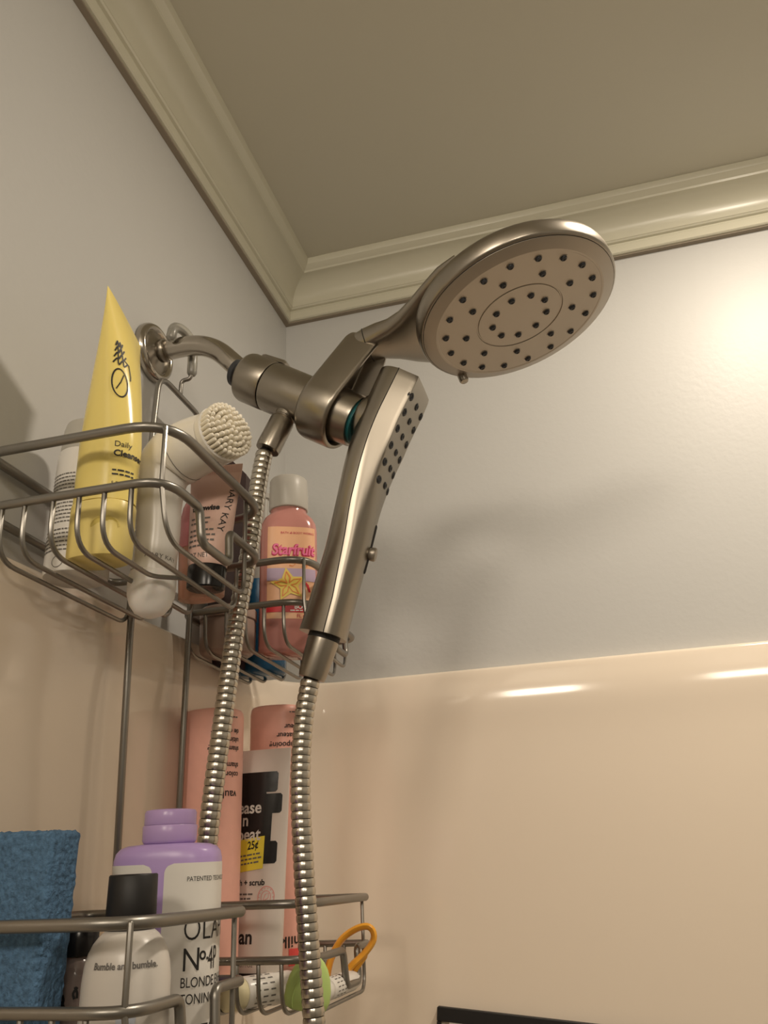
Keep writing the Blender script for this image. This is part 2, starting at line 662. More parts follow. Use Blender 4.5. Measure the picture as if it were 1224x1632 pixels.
# ball joint, dark washer, collar nut
part('washer', lathe([(0.0125, 0), (0.0140, 0.001), (0.0140, 0.0055), (0.0125, 0.0065)], ax(-0.0145), AX, 32), M_RUBBER, sh)
part('ball_neck', lathe([(0.0115, 0), (0.0130, 0.003), (0.0155, 0.008), (0.0165, 0.012)], ax(-0.009), AX, 32), M_CHROME, sh)
part('collar_nut', lathe([(0.015, -0.0005), (0.0222, 0.0), (0.0243, 0.0015), (0.0250, 0.004), (0.0250, 0.0300), (0.0244, 0.0312), (0.0220, 0.0316)],
                         ax(0.0), AX, 48), M_NICKEL, sh)
part('seam_groove', lathe([(0.0225, 0), (0.0225, 0.004)], ax(0.0306), AX, 40), M_DARK, sh)
part('diverter_body', lathe([(0.0225, 0.0325), (0.0246, 0.0330), (0.0250, 0.0345), (0.0246, 0.060), (0.0240, 0.098), (0.0235, 0.112)],
                            ax(0.0), AX, 48), M_NICKEL, sh)
# raised lever on top of the diverter
lev = [[ax(s, 0.0235 + h, w * k) for k, h in ((-1, 0), (-0.9, t * 0.8), (-0.5, t), (0.5, t), (0.9, t * 0.8), (1, 0))]
       for s, w, t in ((0.006, 0.006, 0.0035), (0.010, 0.0075, 0.0045), (0.024, 0.0085, 0.005), (0.034, 0.010, 0.0050), (0.037, 0.009, 0.003))]
part('diverter_lever', rings(lev), M_NICKEL, sh, True, 50)
# bracket: a hollow tear-drop band around the body that rises to the neck of the rain head
def teardrop(off, sa):
    r0, r1, p1 = 0.0330 - off, 0.0190 - off, 0.0635
    al = math.asin((r0 - r1) / p1)
    out = []
    for k in range(25):
        th = al + (math.pi - 2 * al) * k / 24          # upper cap
        out.append(ax(sa, p1 + r1 * math.sin(th), r1 * math.cos(th)))
    for k in range(33):
        th = math.pi - al + (math.pi + 2 * al) * k / 32
        out.append(ax(sa, r0 * math.sin(th), r0 * math.cos(th)))
    return out


bk = [teardrop(0.0060, 0.0835), teardrop(0.0022, 0.0840), teardrop(0.0006, 0.0858), teardrop(0.0, 0.0890), teardrop(0.0, 0.1150), teardrop(0.0006, 0.1172), teardrop(0.0018, 0.1182),
      teardrop(0.0038, 0.1182), teardrop(0.0046, 0.1172), teardrop(0.0048, 0.1000), teardrop(0.0060, 0.0985)]
part('bracket', rings(bk), M_NICKEL, sh, True, 45)
# strap that rises from the ring to the neck of the rain head


def ell(c, e1, e2, r1, r2, n=28, ex=2.6):
    out = []
    for j in range(n):
        t = 2 * math.pi * j / n
        a, b = math.cos(t), math.sin(t)
        a = abs(a) ** (2 / ex) * (1 if a >= 0 else -1)
        b = abs(b) ** (2 / ex) * (1 if b >= 0 else -1)
        out.append(Vector(c) + e1 * (a * r1) + e2 * (b * r2))
    return out


def V(x, z, y=0.0):
    return Vector((x, Y0 + y, z)) - OB


# rain head frame
HC = Vector((0.3807, -0.4041, 1.9343)) - OB
HN = Vector((0.245, -0.010, -0.9695)).normalized()
HU = (Vector((1, 0, 0)) - HN * HN.x).normalized()
HV = HN.cross(HU)
neck = []
for (x, z, y, hw, ht, tx, tz) in ((0.2250, 1.9440, 0.0, 0.0150, 0.0095, 0.95, 0.20), (0.2290, 1.9450, -0.001, 0.0172, 0.0116, 0.95, 0.20), (0.2362, 1.9462, -0.002, 0.0188, 0.0125, 0.95, 0.18), (0.248, 1.9475, -0.003, 0.0215, 0.0122, 1, 0.05),
                                  (0.262, 1.9465, -0.003, 0.0275, 0.0112, 1, 0.0), (0.276, 1.9450, -0.004, 0.0380, 0.0100, 1, 0.05),
                                  (0.290, 1.9440, -0.008, 0.0490, 0.0090, 1, 0.12), (0.306, 1.9450, -0.014, 0.0600, 0.0085, 1, 0.20),
                                  (0.322, 1.9480, -0.020, 0.0680, 0.0080, 1, 0.25), (0.338, 1.9520, -0.024, 0.0700, 0.0075, 1, 0.25)):
    t = Vector((tx, 0, tz)).normalized()
    neck.append(ell(V(x, z, y), YV, YV.cross(t).normalized(), hw, ht, ex=2.6))
part('neck', rings(neck), M_NICKEL, sh, True, 55)
nc = sum(neck[2], Vector((0, 0, 0))) / len(neck[2])
part('neck_seam', tube([nc + (p - nc) * 1.004 for p in neck[2]], 0.00045, 5, closed=True), M_DARK, sh)
part('head_shell', lathe([(0.0885, 0.0005), (0.0900, 0.0), (0.0910, -0.0020), (0.0912, -0.0110), (0.0902, -0.0155), (0.087, -0.0190), (0.076, -0.0235),
                          (0.055, -0.0270), (0.030, -0.0290), (0.0, -0.0295)], HC, HN, 72), M_NICKEL, sh, True, 60)
part('rim_groove', lathe([(0.0885, -0.001), (0.0885, 0.0008)], HC, HN, 72), M_DARK, sh)
face = part('spray_face', lathe([(0.0882, -0.0005), (0.0880, 0.0012), (0.0865, 0.0018), (0.0775, 0.0046), (0.0758, 0.0046), (0.0755, 0.0044), (0.0400, 0.0044),
                                 (0.0396, 0.0036), (0.0386, 0.0036), (0.0382, 0.0044), (0.0, 0.0044)], HC, HN, 72), M_NICKEL_FACE, sh, True, 14)
nz_me = mesh('nozzle', *lathe([(0.0034, -0.0004), (0.0033, 0.0004), (0.0028, 0.0006), (0.0026, 0.0018), (0.0019, 0.0024), (0.0010, 0.0018), (0.0, 0.0016)], n=14))
nz_me.materials.append(M_RUBBER)
cup_me = mesh('nozzle_seat', *lathe([(0.0040, -0.0004), (0.0037, 0.0006), (0.0030, 0.0004), (0.0030, -0.0006)], n=14))
cup_me.materials.append(M_NICKEL_FACE)


def place(me, name, parent, pos, axis):
    o = bpy.data.objects.new(name, me)
    COL.objects.link(o)
    o.parent = parent
    o.matrix_local = Matrix.Translation(pos) @ Vector(axis).to_track_quat('Z', 'Y').to_matrix().to_4x4()
    return o


for rad, num, ph in ((0.0255, 9, 20), (0.0505, 9, 20), (0.0685, 18, 10)):
    for k in range(num):
        a = math.radians(ph + 360 * k / num)
        p = HC + HN * 0.0041 + (HU * math.cos(a) + HV * math.sin(a)) * rad
        place(nz_me, 'nozzle', face, p, HN)
        place(cup_me, 'nozzle_seat', face, p + HN * 0.0001, HN)
a = math.radians(-138)
pg = HC + (HU * math.cos(a) + HV * math.sin(a)) * 0.0865
part('mode_lever', lathe([(0.0045, -0.004), (0.0045, 0.0075), (0.0036, 0.0090), (0.0, 0.0094)], pg, HN, 16), M_NICKEL, sh)

# hose outlet on the underside of the diverter
c0, c1_ = Vector((0.1545, Y0 - 0.004, 1.888)) - OB, Vector((0.1370, Y0 - 0.010, 1.8465)) - OB
d = (c1_ - c0).normalized()
part('hose_outlet', lathe([(0.0098, -0.012), (0.0098, 0.0070), (0.0092, 0.0075), (0.0092, 0.0085)], c0, d, 32), M_NICKEL, sh)
part('hose_nut', lathe([(0.0098, 0.0085), (0.0106, 0.0092), (0.0116, 0.012), (0.0118, 0.041), (0.0112, 0.0445), (0.0085, 0.0450), (0.0, 0.0450)], c0, d, 32), M_NICKEL, sh)
# handset holder socket
part('holder_socket', lathe([(0.0262, 0.100), (0.0262, 0.112), (0.0250, 0.1190), (0.0246, 0.1310), (0.0240, 0.1345), (0.0, 0.1345)], ax(0.0), AX, 48), M_NICKEL, sh, True, 50)
part('teal_seal', lathe([(0.0212, 0.1343), (0.0216, 0.1355), (0.0214, 0.1375), (0.0, 0.1375)], ax(0.0), AX, 40), M_TEAL, sh)

# ------------------------------------------------------------------ hand shower
HB = Vector((0.187, Y0, 1.667))
hs = thing('hand_shower', 'brushed nickel hand shower wand docked below the rain head', 'hand shower', HB)
secs = [((0.2520, 1.9085), (0.2868, 1.8892), 0.0270), ((0.2500, 1.9040), (0.2855, 1.8855), 0.0278), ((0.2425, 1.8885), (0.2792, 1.8722), 0.0285), ((0.2310, 1.8640), (0.2668, 1.8500), 0.0285),
        ((0.2215, 1.8420), (0.2568, 1.8285), 0.0275), ((0.2135, 1.8150), (0.2478, 1.8055), 0.0255), ((0.2060, 1.7840), (0.2385, 1.7765), 0.0228),
        ((0.1955, 1.7440), (0.2275, 1.7370), 0.0200), ((0.1835, 1.7100), (0.2160, 1.7020), 0.0190), ((0.1712, 1.6755), (0.2050, 1.6650), 0.0190),
        ((0.1705, 1.6735), (0.2044, 1.6628), 0.0189)]
# denser by interpolation
dense = []
for i in range(len(secs) - 1):
    k = 1 if i == 0 or i == len(secs) - 2 else 4
    for j in range(k):
        t = j / k
        A, B = secs[i], secs[i + 1]
        dense.append(((A[0][0] * (1 - t) + B[0][0] * t, A[0][1] * (1 - t) + B[0][1] * t), (A[1][0] * (1 - t) + B[1][0] * t, A[1][1] * (1 - t) + B[1][1] * t), A[2] * (1 - t) + B[2] * t))
dense.append(secs[-1])
for _ in range(2):
    dn = [dense[0], dense[1]]
    for i in range(2, len(dense) - 2):
        a, b, c = dense[i - 1], dense[i], dense[i + 1]
        g = lambda p, q, r: (p + 2 * q + r) / 4
        dn.append(((g(a[0][0], b[0][0], c[0][0]), g(a[0][1], b[0][1], c[0][1])), (g(a[1][0], b[1][0], c[1][0]), g(a[1][1], b[1][1], c[1][1])), g(a[2], b[2], c[2])))
    dn += dense[-2:]
    dense = dn


def hs_frame(sec):
    B = Vector((sec[0][0], Y0, sec[0][1])) - HB
    F = Vector((sec[1][0], Y0, sec[1][1])) - HB
    B = B - (F - B).normalized() * 0.0048
    return B, F, (F - B), sec[2]


def seam_at(z):
    # share of the depth that belongs to the back shell, by height of the section
    pts = [(1.66, 0.70), (1.70, 0.68), (1.74, 0.58), (1.78, 0.52), (1.83, 0.55), (1.90, 0.58)]
    for (a0, b0), (a1, b1) in zip(pts, pts[1:]):
        if z <= a1:
            return b0 + (b1 - b0) * max(0, (z - a0) / (a1 - a0))
    return pts[-1][1]


def hs_back(sec, t, grow=0.0):
    """back shell: half section, a = depth 0..0.5"""
    B, F, D, w = hs_frame(sec)
    pts = []
    n = 22
    for j in range(n + 1):
        th = math.pi * j / n
        y = -math.cos(th)
        dep = seam_at(sec[0][1]) * (1 - math.sin(th) ** 0.85)
        pts.append(B + D * dep + YV * (y * w))
    return pts


def front_q(yn, flat, z):
    """depth of the front shell at lateral position yn in -1..1; flat 1 = boxy head, 0 = round handle"""
    rnd_ = math.sqrt(max(0.0, 1 - yn * yn)) ** 0.8
    a_ = abs(yn)
    boxy = 1.0 - 0.03 * a_ * a_ if a_ < 0.80 else 0.98 - 0.98 * ((a_ - 0.80) / 0.20)
    k_ = seam_at(z)
    return k_ + (1 - k_) * (rnd_ * (1 - flat) + boxy * flat)


def flat_at(t):
    return 1.0 - max(0.0, min(1.0, (t - 0.36) / 0.34))


def hs_front(sec, flat):
    B, F, D, w = hs_frame(sec)
    pts = []
    for yn in [1.0, 0.985, 0.96, 0.93, 0.89, 0.85, 0.81, 0.79, 0.7, 0.55, 0.35, 0.15, 0.0, -0.15, -0.35, -0.55, -0.7, -0.79, -0.81, -0.85, -0.89, -0.93, -0.96, -0.985, -1.0]:
        pts.append(B + D * front_q(yn, flat, sec[0][1]) + YV * (yn * w))
    return pts


back_r, front_r = [], []
N = len(dense)
for i, s in enumerate(dense):
    t = i / (N - 1)
    fl_ = flat_at(t)
    b = hs_back(s, t)
    f = hs_front(s, fl_)
    back_r.append(b + [p.lerp(b[-1].lerp(b[0], k / 8), 1.0) for k, p in ((k, b[0]) for k in range(1, 8))])
    # a hair-line gap splits the two shells
    D = hs_frame(s)[2]
    f = [p + D.normalized() * 0.0004 for p in f]
    front_r.append(f + [f[-1].lerp(f[0], k / 8) for k in range(1, 8)])
part('back_shell', rings(back_r), M_NICKEL, hs, True, 45)
fr = part('front_shell', rings(front_r), M_WAND, hs, True, 45)
for sgn in (-1, 1):
    sl = [hs_frame(s)[0] + hs_frame(s)[2] * (seam_at(s[0][1]) + 0.005) + YV * (sgn * s[2]) for s in dense]
    part('seam_line', tube(sl, 0.00045, 6), M_DARK, hs)
# boss that seats the wand in its holder
bo = Vector((0.110, Y0, 1.938)) - HB
part('dock_boss', lathe([(0.0, 0.1360), (0.0205, 0.1360), (0.0220, 0.1375), (0.0228, 0.1410), (0.0235, 0.1460), (0.0240, 0.1520)], bo + UP * 0.0065, AX, 44), M_NICKEL, hs)
# nozzle field, 3 x 6, on the flat of the front shell
rowsN = [(0.2786, 1.8711), (0.2703, 1.8576), (0.2629, 1.8432), (0.2564, 1.8284), (0.2501, 1.8135), (0.2442, 1.7977)]
noz_big = mesh('nozzle', *lathe([(0.0043, -0.0030), (0.0043, 0.0010), (0.0040, 0.0013), (0.0035, 0.0012), (0.0031, 0.0020), (0.0022, 0.0024), (0.0010, 0.0016), (0.0, 0.0014)], n=16))
noz_big.materials.append(M_RUBBER)


def front_point(z_target, y):
    """point and normal of the front shell at height z (mid line) and lateral offset y"""
    best = min(range(N - 1), key=lambda i: abs((dense[i][1][1] + dense[i + 1][1][1]) / 2 - z_target))
    A, B = dense[best], dense[best + 1]
    t = (z_target - A[1][1]) / (B[1][1] - A[1][1])
    t = max(0, min(1, t))
    s = ((A[0][0] * (1 - t) + B[0][0] * t, A[0][1] * (1 - t) + B[0][1] * t), (A[1][0] * (1 - t) + B[1][0] * t, A[1][1] * (1 - t) + B[1][1] * t), A[2] * (1 - t) + B[2] * t)
    tt = (best + t) / (N - 1)
    flat = flat_at(tt)
    Bp, F, D, w = hs_frame(s)
    P = Bp + D * front_q(y / w, flat, s[0][1]) + YV * y
    T = Vector((B[1][0] - A[1][0], 0, B[1][1] - A[1][1])).normalized()
    nrm = Vector((-T.z, 0, T.x)).normalized()
    if nrm.x < 0:
        nrm = -nrm
    return P, nrm


for i, (x, z) in enumerate(rowsN):
    hw = 0.0195 - 0.0011 * i
    for y in (-hw, 0.0, hw):
        P, nn = front_point(z, y)
        place(noz_big, 'nozzle', fr, P - nn * 0.0009, (nn + YV * (0.35 * y / hw)).normalized())
# slide button in its slot
P, nn = front_point(1.738, 0.006)
P0, _ = front_point(1.762, 0.006)
P1, _ = front_point(1.722, 0.006)
part('button_slot', tube([P0 + nn * 0.0001, P.lerp(P0, 0.3) + nn * 0.0001, P1 + nn * 0.0001], 0.0022, 8, flat=0.0016), M_DARK, hs)
part('slide_button', lathe([(0.0050, 0.0), (0.0060, 0.0022), (0.0062, 0.0052), (0.0054, 0.0064), (0.0, 0.0068)], P, (nn + YV * 0.15).normalized(), 24), M_NICKEL_FACE, hs)
# end ferrule
e0 = Vector((0.1874, Y0, 1.6681)) - HB
e1 = Vector((0.1755, Y0, 1.6335)) - HB
d = (e1 - e0).normalized()
L = (e1 - e0).length
part('ferrule_gap', lathe([(0.0135, -0.001), (0.0135, 0.0035)], e0, d, 32), M_DARK, hs)
part('ferrule', lathe([(0.0120, 0.0018), (0.0132, 0.0022), (0.0134, 0.006), (0.0118, L - 0.004), (0.0110, L), (0.0075, L + 0.0004), (0.0, L + 0.0004)], e0, d, 40), M_NICKEL, hs)

# ------------------------------------------------------------------ metal hose
hpts = [(0.1350, -0.3910, 1.8440), (0.1315, -0.393, 1.818), (0.1285, -0.395, 1.785), (0.1250, -0.396, 1.750), (0.1175, -0.396, 1.706), (0.1110, -0.396, 1.658), (0.1045, -0.396, 1.602),
        (0.0990, -0.396, 1.554), (0.0945, -0.395, 1.510), (0.0905, -0.393, 1.44), (0.088, -0.39, 1.34), (0.095, -0.388, 1.22), (0.115, -0.385, 1.12),
        (0.142, -0.383, 1.08), (0.168, -0.381, 1.12), (0.182, -0.38, 1.22), (0.180, -0.38, 1.32), (0.1755, -0.38, 1.389), (0.1715, -0.38, 1.441),
        (0.1680, -0.38, 1.492), (0.1655, -0.38, 1.551), (0.1685, -0.38, 1.600), (0.1750, -0.38, 1.6340)]
hp = catmull(hpts, 14)
ho = thing('shower_hose', 'flexible ribbed metal shower hose looping down from the diverter', 'hose', hpts[0])
h0 = Vector(hpts[0])
part('inner_tube', tube([p - h0 for p in hp[::2]], 0.0064, 12), M_HOSE_CORE, ho)
PITCH = 0.0060
rp_ = [(0.0081 - 62 * (z * z), z) for z in (-0.0027, -0.0018, -0.0009, 0.0, 0.0009, 0.0018, 0.0027)]
seg_me = mesh('hose_ring', *lathe([(0.0069, -0.00299)] + rp_ + [(0.0069, 0.00299)], n=24), angle=32)
seg_me.materials.append(M_HOSE)
acc, nxt = 0.0, 0.003
for i in range(len(hp) - 1):
    a, b = hp[i], hp[i + 1]
    Ls = (b - a).length
    while acc + Ls > nxt:
        t = (nxt - acc) / Ls
        p = a.lerp(b, t)
        if p.z > 1.33:
            place(seg_me, 'hose_ring', ho, p - h0, (b - a))
        nxt += PITCH
    acc += Ls
low = [p - h0 for p in hp if p.z < 1.335]
part('lower_loop', tube(low[::2], 0.0076, 16), M_HOSE, ho)

# ------------------------------------------------------------------ wire caddy
cd = thing('shower_caddy', 'grey metal wire shower caddy hanging from the shower arm', 'caddy', (0.03, -0.37, 1.40))
CB = Vector((0.03, -0.37, 1.40))


def cw(x, y, z):
    return Vector((x, y, z)) - CB


def tilt(y):
    return -0.028 * (y + 0.585)


fr_path = smooth_path([cw(0.030, -0.412, 1.395), cw(0.030, -0.424, 1.69), cw(0.030, -0.4085, 1.9405), cw(0.030, -0.3190, 1.9385), cw(0.030, -0.3230, 1.70), cw(0.030, -0.3230, 1.385)], [0, 0.02, 0.020, 0.020, 0.02, 0], 8)
part('upright_frame', tube(fr_path, 0.0029, 12), M_WIRE, cd)
hk = smooth_path([cw(0.030, -0.366, 1.940), cw(0.030, -0.366, 1.9585), cw(0.0405, -0.3655, 1.9585), cw(0.0410, -0.3655, 1.990), cw(0.038, -0.3680, 2.006),
                  cw(0.036, -0.380, 2.0095), cw(0.034, -0.3945, 2.004), cw(0.033, -0.3960, 1.992)], [0, 0.006, 0.006, 0.01, 0.008, 0.01, 0.008, 0], 6)
part('hook', tube(hk, 0.0022, 10), M_WIRE, cd)
hs_path = smooth_path([cw(0.0410, -0.3650, 1.966), cw(0.0410, -0.3650, 1.991), cw(0.038, -0.3670, 2.0075), cw(0.036, -0.380, 2.0110), cw(0.034, -0.3955, 2.005), cw(0.033, -0.3968, 1.991)],
                      [0, 0.01, 0.009, 0.01, 0.009, 0], 6)
part('hook_sleeve', tube(hs_path, 0.0052, 14), M_CLEAR, cd)

XS = [0.026, 0.044, 0.066, 0.086, 0.105, 0.125]


def basket(yn, yf, zu, zl, zf, notch, xb, hole=False, fc=0.034):
    """one wire basket: upper rim, lower rim with a razor notch, U-shaped wires"""
    xf = 0.150
    Z = lambda y, z: z + tilt(y)
    c = lambda x, y, z: cw(x, y, Z(y, z))
    up = smooth_loop([c(xb, yn, zu), c(xf, yn, zu), c(xf, yf, zu), c(xb, yf, zu)], [0.014, 0.034, fc, 0.014], 8)
    part('upper_rim', tube(up, 0.0036, 12, closed=True), M_WIRE, cd)
    n0, n1, nd = notch
    lo = smooth_loop([c(xb, yn, zl), c(xf, yn, zl), c(xf, n0, zl), c(xf + 0.002, n0 + 0.002, zl - nd), c(xf + 0.002, n1 - 0.002, zl - nd), c(xf, n1, zl), c(xf, yf, zl), c(xb, yf, zl)],
                     [0.014, 0.032, 0.006, 0.007, 0.007, 0.006, fc * 0.85, 0.014], 8)
    part('lower_rim', tube(lo, 0.0032, 12, closed=True), M_WIRE, cd)
    for i, x in enumerate(XS):
        if x < xb:
            x = xb + 0.001
        if hole and i == 4:
            ym = -0.520
            pts = [c(x, yn + 0.001, zl), c(x + 0.001, yn + 0.001, zf), c(x, ym, zf), c(0.1250, ym + 0.012, zf)]
            part('wire', tube(smooth_path(pts, [0, 0.024, 0.008, 0], 7), 0.0018, 8), M_WIRE, cd)
            continue
        pts = [c(x, yn + 0.001, zl), c(x + 0.001, yn + 0.001, zf), c(x, yf - 0.001, zf), c(x, yf - 0.001, zl)]
        part('wire', tube(smooth_path(pts, [0, 0.024, 0.016, 0], 7), 0.0018, 8), M_WIRE, cd)
    # front wire runs up to the upper rim at both ends
    pts = [c(xf - 0.006, yn + 0.006, zu), c(xf - 0.006, yn + 0.006, zl), c(xf - 0.001, yn + 0.008, zf), c(xf - 0.002, yf - fc - 0.002, zf), c(xf - 0.003, yf - fc, zu)]
    part('wire', tube(smooth_path(pts, [0, 0.004, 0.022, 0.014, 0], 7), 0.0018, 8), M_WIRE, cd)


basket(-0.586, -0.421, 1.772, 1.729, 1.690, (-0.538, -0.490, 0.026), 0.0055, True)
basket(-0.318, -0.162, 1.772, 1.729, 1.690, (-0.245, -0.206, 0.028), 0.0205)
basket(-0.586, -0.447, 1.470, 1.429, 1.390, (-0.533, -0.488, 0.026), 0.0265, fc=0.009)
basket(-0.318, -0.150, 1.470, 1.429, 1.390, (-0.232, -0.190, 0.028), 0.0265, fc=0.009)
# short bars tie the lower near basket to its upright
part('tie_bar', tube([cw(0.0265, -0.449, 1.466), cw(0.0285, -0.4165, 1.4655)], 0.0028, 10), M_WIRE, cd)
part('tie_bar', tube([cw(0.0265, -0.449, 1.425), cw(0.0285, -0.4150, 1.4245)], 0.0028, 10), M_WIRE, cd)

FL_N, FL_F = 1.6925, 1.6845      # item floors of the upper baskets
rnd = random.Random(3)

# ------------------------------------------------------------------ upper near basket
# white bottle with small print
b = thing('white_bottle', 'white round bottle with dense small print behind the yellow tube', 'bottle', (0.0430, -0.5210, FL_N))
F = Form([(0, 0.0205, 0.0205), (0.001, 0.0225, 0.0225), (0.004, 0.0232, 0.0232), (0.094, 0.0222, 0.0222), (0.100, 0.0216, 0.0216), (0.1005, 0.0205, 0.0205)])
part('body', F.vf(), M_WHITE, b)
G = Form([(0.1005, 0.0200, 0.0200), (0.102, 0.0210, 0.0210), (0.120, 0.0200, 0.0200), (0.126, 0.0185, 0.0185), (0.128, 0.0150, 0.0150)])
part('cap', G.vf(), M_FROST, b)
m = F.mapper(math.radians(-100), 0.05)
part('small_print', put(greek(-0.014, 0.024, 0.0780, 6, 0.0030, 0.0009, rnd), m), M_INK2, b, False)
part('small_print', put(greek(-0.014, 0.024, 0.0540, 6, 0.0030, 0.0009, rnd), m), M_INK2, b, False)
part('small_print', put(greek(-0.014, 0.024, 0.0330, 6, 0.0032, 0.0010, rnd), m), M_INK2, b, False)
circ = [(0.004 + 0.0042 * math.cos(t * math.pi / 12), 0.0075 + 0.0042 * math.sin(t * math.pi / 12)) for t in range(25)]
part('recycling_mark', put(stroke(circ, 0.0004), m), M_INK2, b, False)

# yellow tube, cap down
ycx, ycy = 0.0800, -0.5480
b = thing('yellow_tube', 'tall yellow squeeze tube standing on its cap with a black scribbled logo', 'tube', (ycx, ycy, FL_N))
capf = Form([(0, 0.0195, 0.0140, 2.6), (0.001, 0.0215, 0.0158, 2.6), (0.004, 0.0225, 0.0166, 2.6), (0.040, 0.0226, 0.0178, 2.4), (0.0412, 0.0222, 0.0174, 2.4)])
part('cap', capf.vf(), M_YELLOW_CAP, b)
ys = []
for k in range(25):
    t = k / 24
    z = 0.0418 + (0.2085 - 0.0418) * t
    cr = max(0.0, (t - 0.28) / 0.72)
    rx = 0.0222 * (1 - cr) ** 0.85 + 0.0010 + (0.0025 * math.sin(cr * math.pi))
    ry = 0.0175 + (0.0258 - 0.0175) * t ** 1.3
    ys.append((z, rx, ry, 2.0, 0.0, 0.002 * t))
YF = Form(ys, 56)


def ysh(p):
    # the crimped end is cut at a slant
    t = max(0.0, (p.z - 0.0418) / 0.1667)
    return Vector((p.x, p.y, p.z - 0.46 * p.y * t ** 2.0))


yv, yf_ = YF.vf()
part('tube_body', ([ysh(p) for p in yv], yf_), M_YELLOW, b, True, 60)
# thumb dimple on the cap, its shade painted as a flat darker yellow patch
mc = capf.mapper(math.radians(-62), 0.025)
dim = [(0.010 * math.cos(t * math.pi / 16), 0.0205 + 0.0075 * math.sin(t * math.pi / 16)) for t in range(17)]
part('thumb_dimple_shade', put(poly_fan([(p[0], p[1]) for p in dim]), mc), mat('yellow_shade', (0.70, 0.55, 0.12), 0.4), b, False)
part('thumb_edge', put(stroke(dim, 0.0008), capf.mapper(math.radians(-62), 0.025, 0.0006)), M_YELLOW, b, False)
my = YF.mapper(math.radians(-60), 0.075)
ml0 = YF.mapper(math.radians(-35), 0.150)
ml = lambda u, v: ysh(ml0(u, v))
lettering(b, my, 'Daily', 0.0062, 0.0020, 0.0820, M_INK)
lettering(b, my, 'Cleanser', 0.0068, 0.0020, 0.0745, M_INK, bold=0.0002)
part('small_print', put(greek(0.0020, 0.018, 0.0640, 2, 0.0032, 0.0012, rnd), my), M_INK, b, False)
lettering(b, my, '5 FL. OZ.', 0.0036, 0.0020, 0.0520, M_INK)
# scribbled logo
loop = [(0.0075 * math.cos(t * math.pi / 14) * 0.8, 0.012 * math.sin(t * math.pi / 14)) for t in range(30)]
S = stroke([(x, y + 0.150) for x, y in loop], 0.0011)
S = merge(S, stroke([(-0.003, 0.144), (0.0005, 0.151), (0.003, 0.158)], 0.0008))
for k in range(4):
    yb = 0.166 + 0.0052 * k
    w = 0.0075 - 0.0012 * k
    zig = [(-w * 0.7, yb), (-w * 0.2, yb + 0.005), (-w * 0.1, yb - 0.0005), (w * 0.4, yb + 0.005), (w * 0.5, yb), (w, yb + 0.0045)]
    S = merge(S, stroke([tuple(p) for p in [(q.x, q.y) for q in catmull([(a, c, 0) for a, c in zig], 4)]], 0.0011))
S = merge(S, stroke([(0.004, 0.172), (0.0085, 0.170), (0.0095, 0.160), (0.0090, 0.156)], 0.0010))
part('scribble_logo', put(([(p[0] * 0.95 - 0.0035, p[1] * 0.95 - 0.0095) for p in S[0]], S[1]), ml), M_INK, b, False)

# facial cleansing brush
bb = Vector((0.0930, -0.5000, 1.6640))
b = thing('facial_brush', 'white facial cleansing brush with round bristle head above the basket rail', 'brush', bb)
part('handle_cap', lathe([(0.0, 0), (0.0060, 0.0008), (0.0110, 0.0035), (0.0150, 0.0090), (0.0172, 0.0160), (0.0178, 0.0240), (0.0174, 0.0310), (0.0168, 0.0335)], (0, 0, 0), (0.03, 0, 1), 36), M_SILI, b)
HNB = Vector((0.90, -0.40, 0.10)).normalized()
spine = [((0.0010, 0, 0.0338), 0.0166), ((0.0020, 0, 0.0450), 0.0160), ((0.003, 0, 0.065), 0.0164), ((0.002, 0, 0.086), 0.0172), ((0.001, 0.001, 0.104), 0.0192), ((0.003, 0.002, 0.119), 0.0220),
         ((0.013, 0.001, 0.1285), 0.0240), ((0.027, -0.002, 0.1325), 0.0236), ((0.040, -0.0045, 0.1345), 0.0228), ((0.0515, -0.0075, 0.1355), 0.0216)]
sp = catmull([p for p, r in spine], 5)
rr = [spine[min(i // 5, len(spine) - 1)][1] * (1 - (i % 5) / 5) + spine[min(i // 5 + 1, len(spine) - 1)][1] * ((i % 5) / 5) for i in range(len(sp))]
Tn = [(sp[min(i + 1, len(sp) - 1)] - sp[max(i - 1, 0)]).normalized() for i in range(len(sp))]
# ease the last tangent onto the head normal
rs = []
for i, p in enumerate(sp):
    k = i / (len(sp) - 1)
    t = Tn[i].lerp(HNB, max(0, (k - 0.75) / 0.25)).normalized()
    e1 = (YV - t * t.y).normalized()
    e2 = t.cross(e1)
    rs.append([p + e1 * (math.cos(2 * math.pi * j / 32) * rr[i]) + e2 * (math.sin(2 * math.pi * j / 32) * rr[i]) for j in range(32)])
part('handle', rings(rs), M_WHITE, b, True, 60)
seam = [rs[33][j] + (rs[33][j] - sp[33]).normalized() * 0.0001 for j in range(32)]
part('seam_line', tube(seam, 0.0003, 5, closed=True), M_INK2, b)
pb = Vector(spine[-1][0])
part('brush_collar', lathe([(0.0200, -0.001), (0.0205, 0.0005), (0.0222, 0.0018), (0.0226, 0.0070), (0.0215, 0.0082), (0.0, 0.0078)], pb, HNB, 40), M_WHITE, b)
V_, F_ = [], []
e1 = (YV - HNB * HNB.y).normalized()
e2 = HNB.cross(e1)
cnt = 0
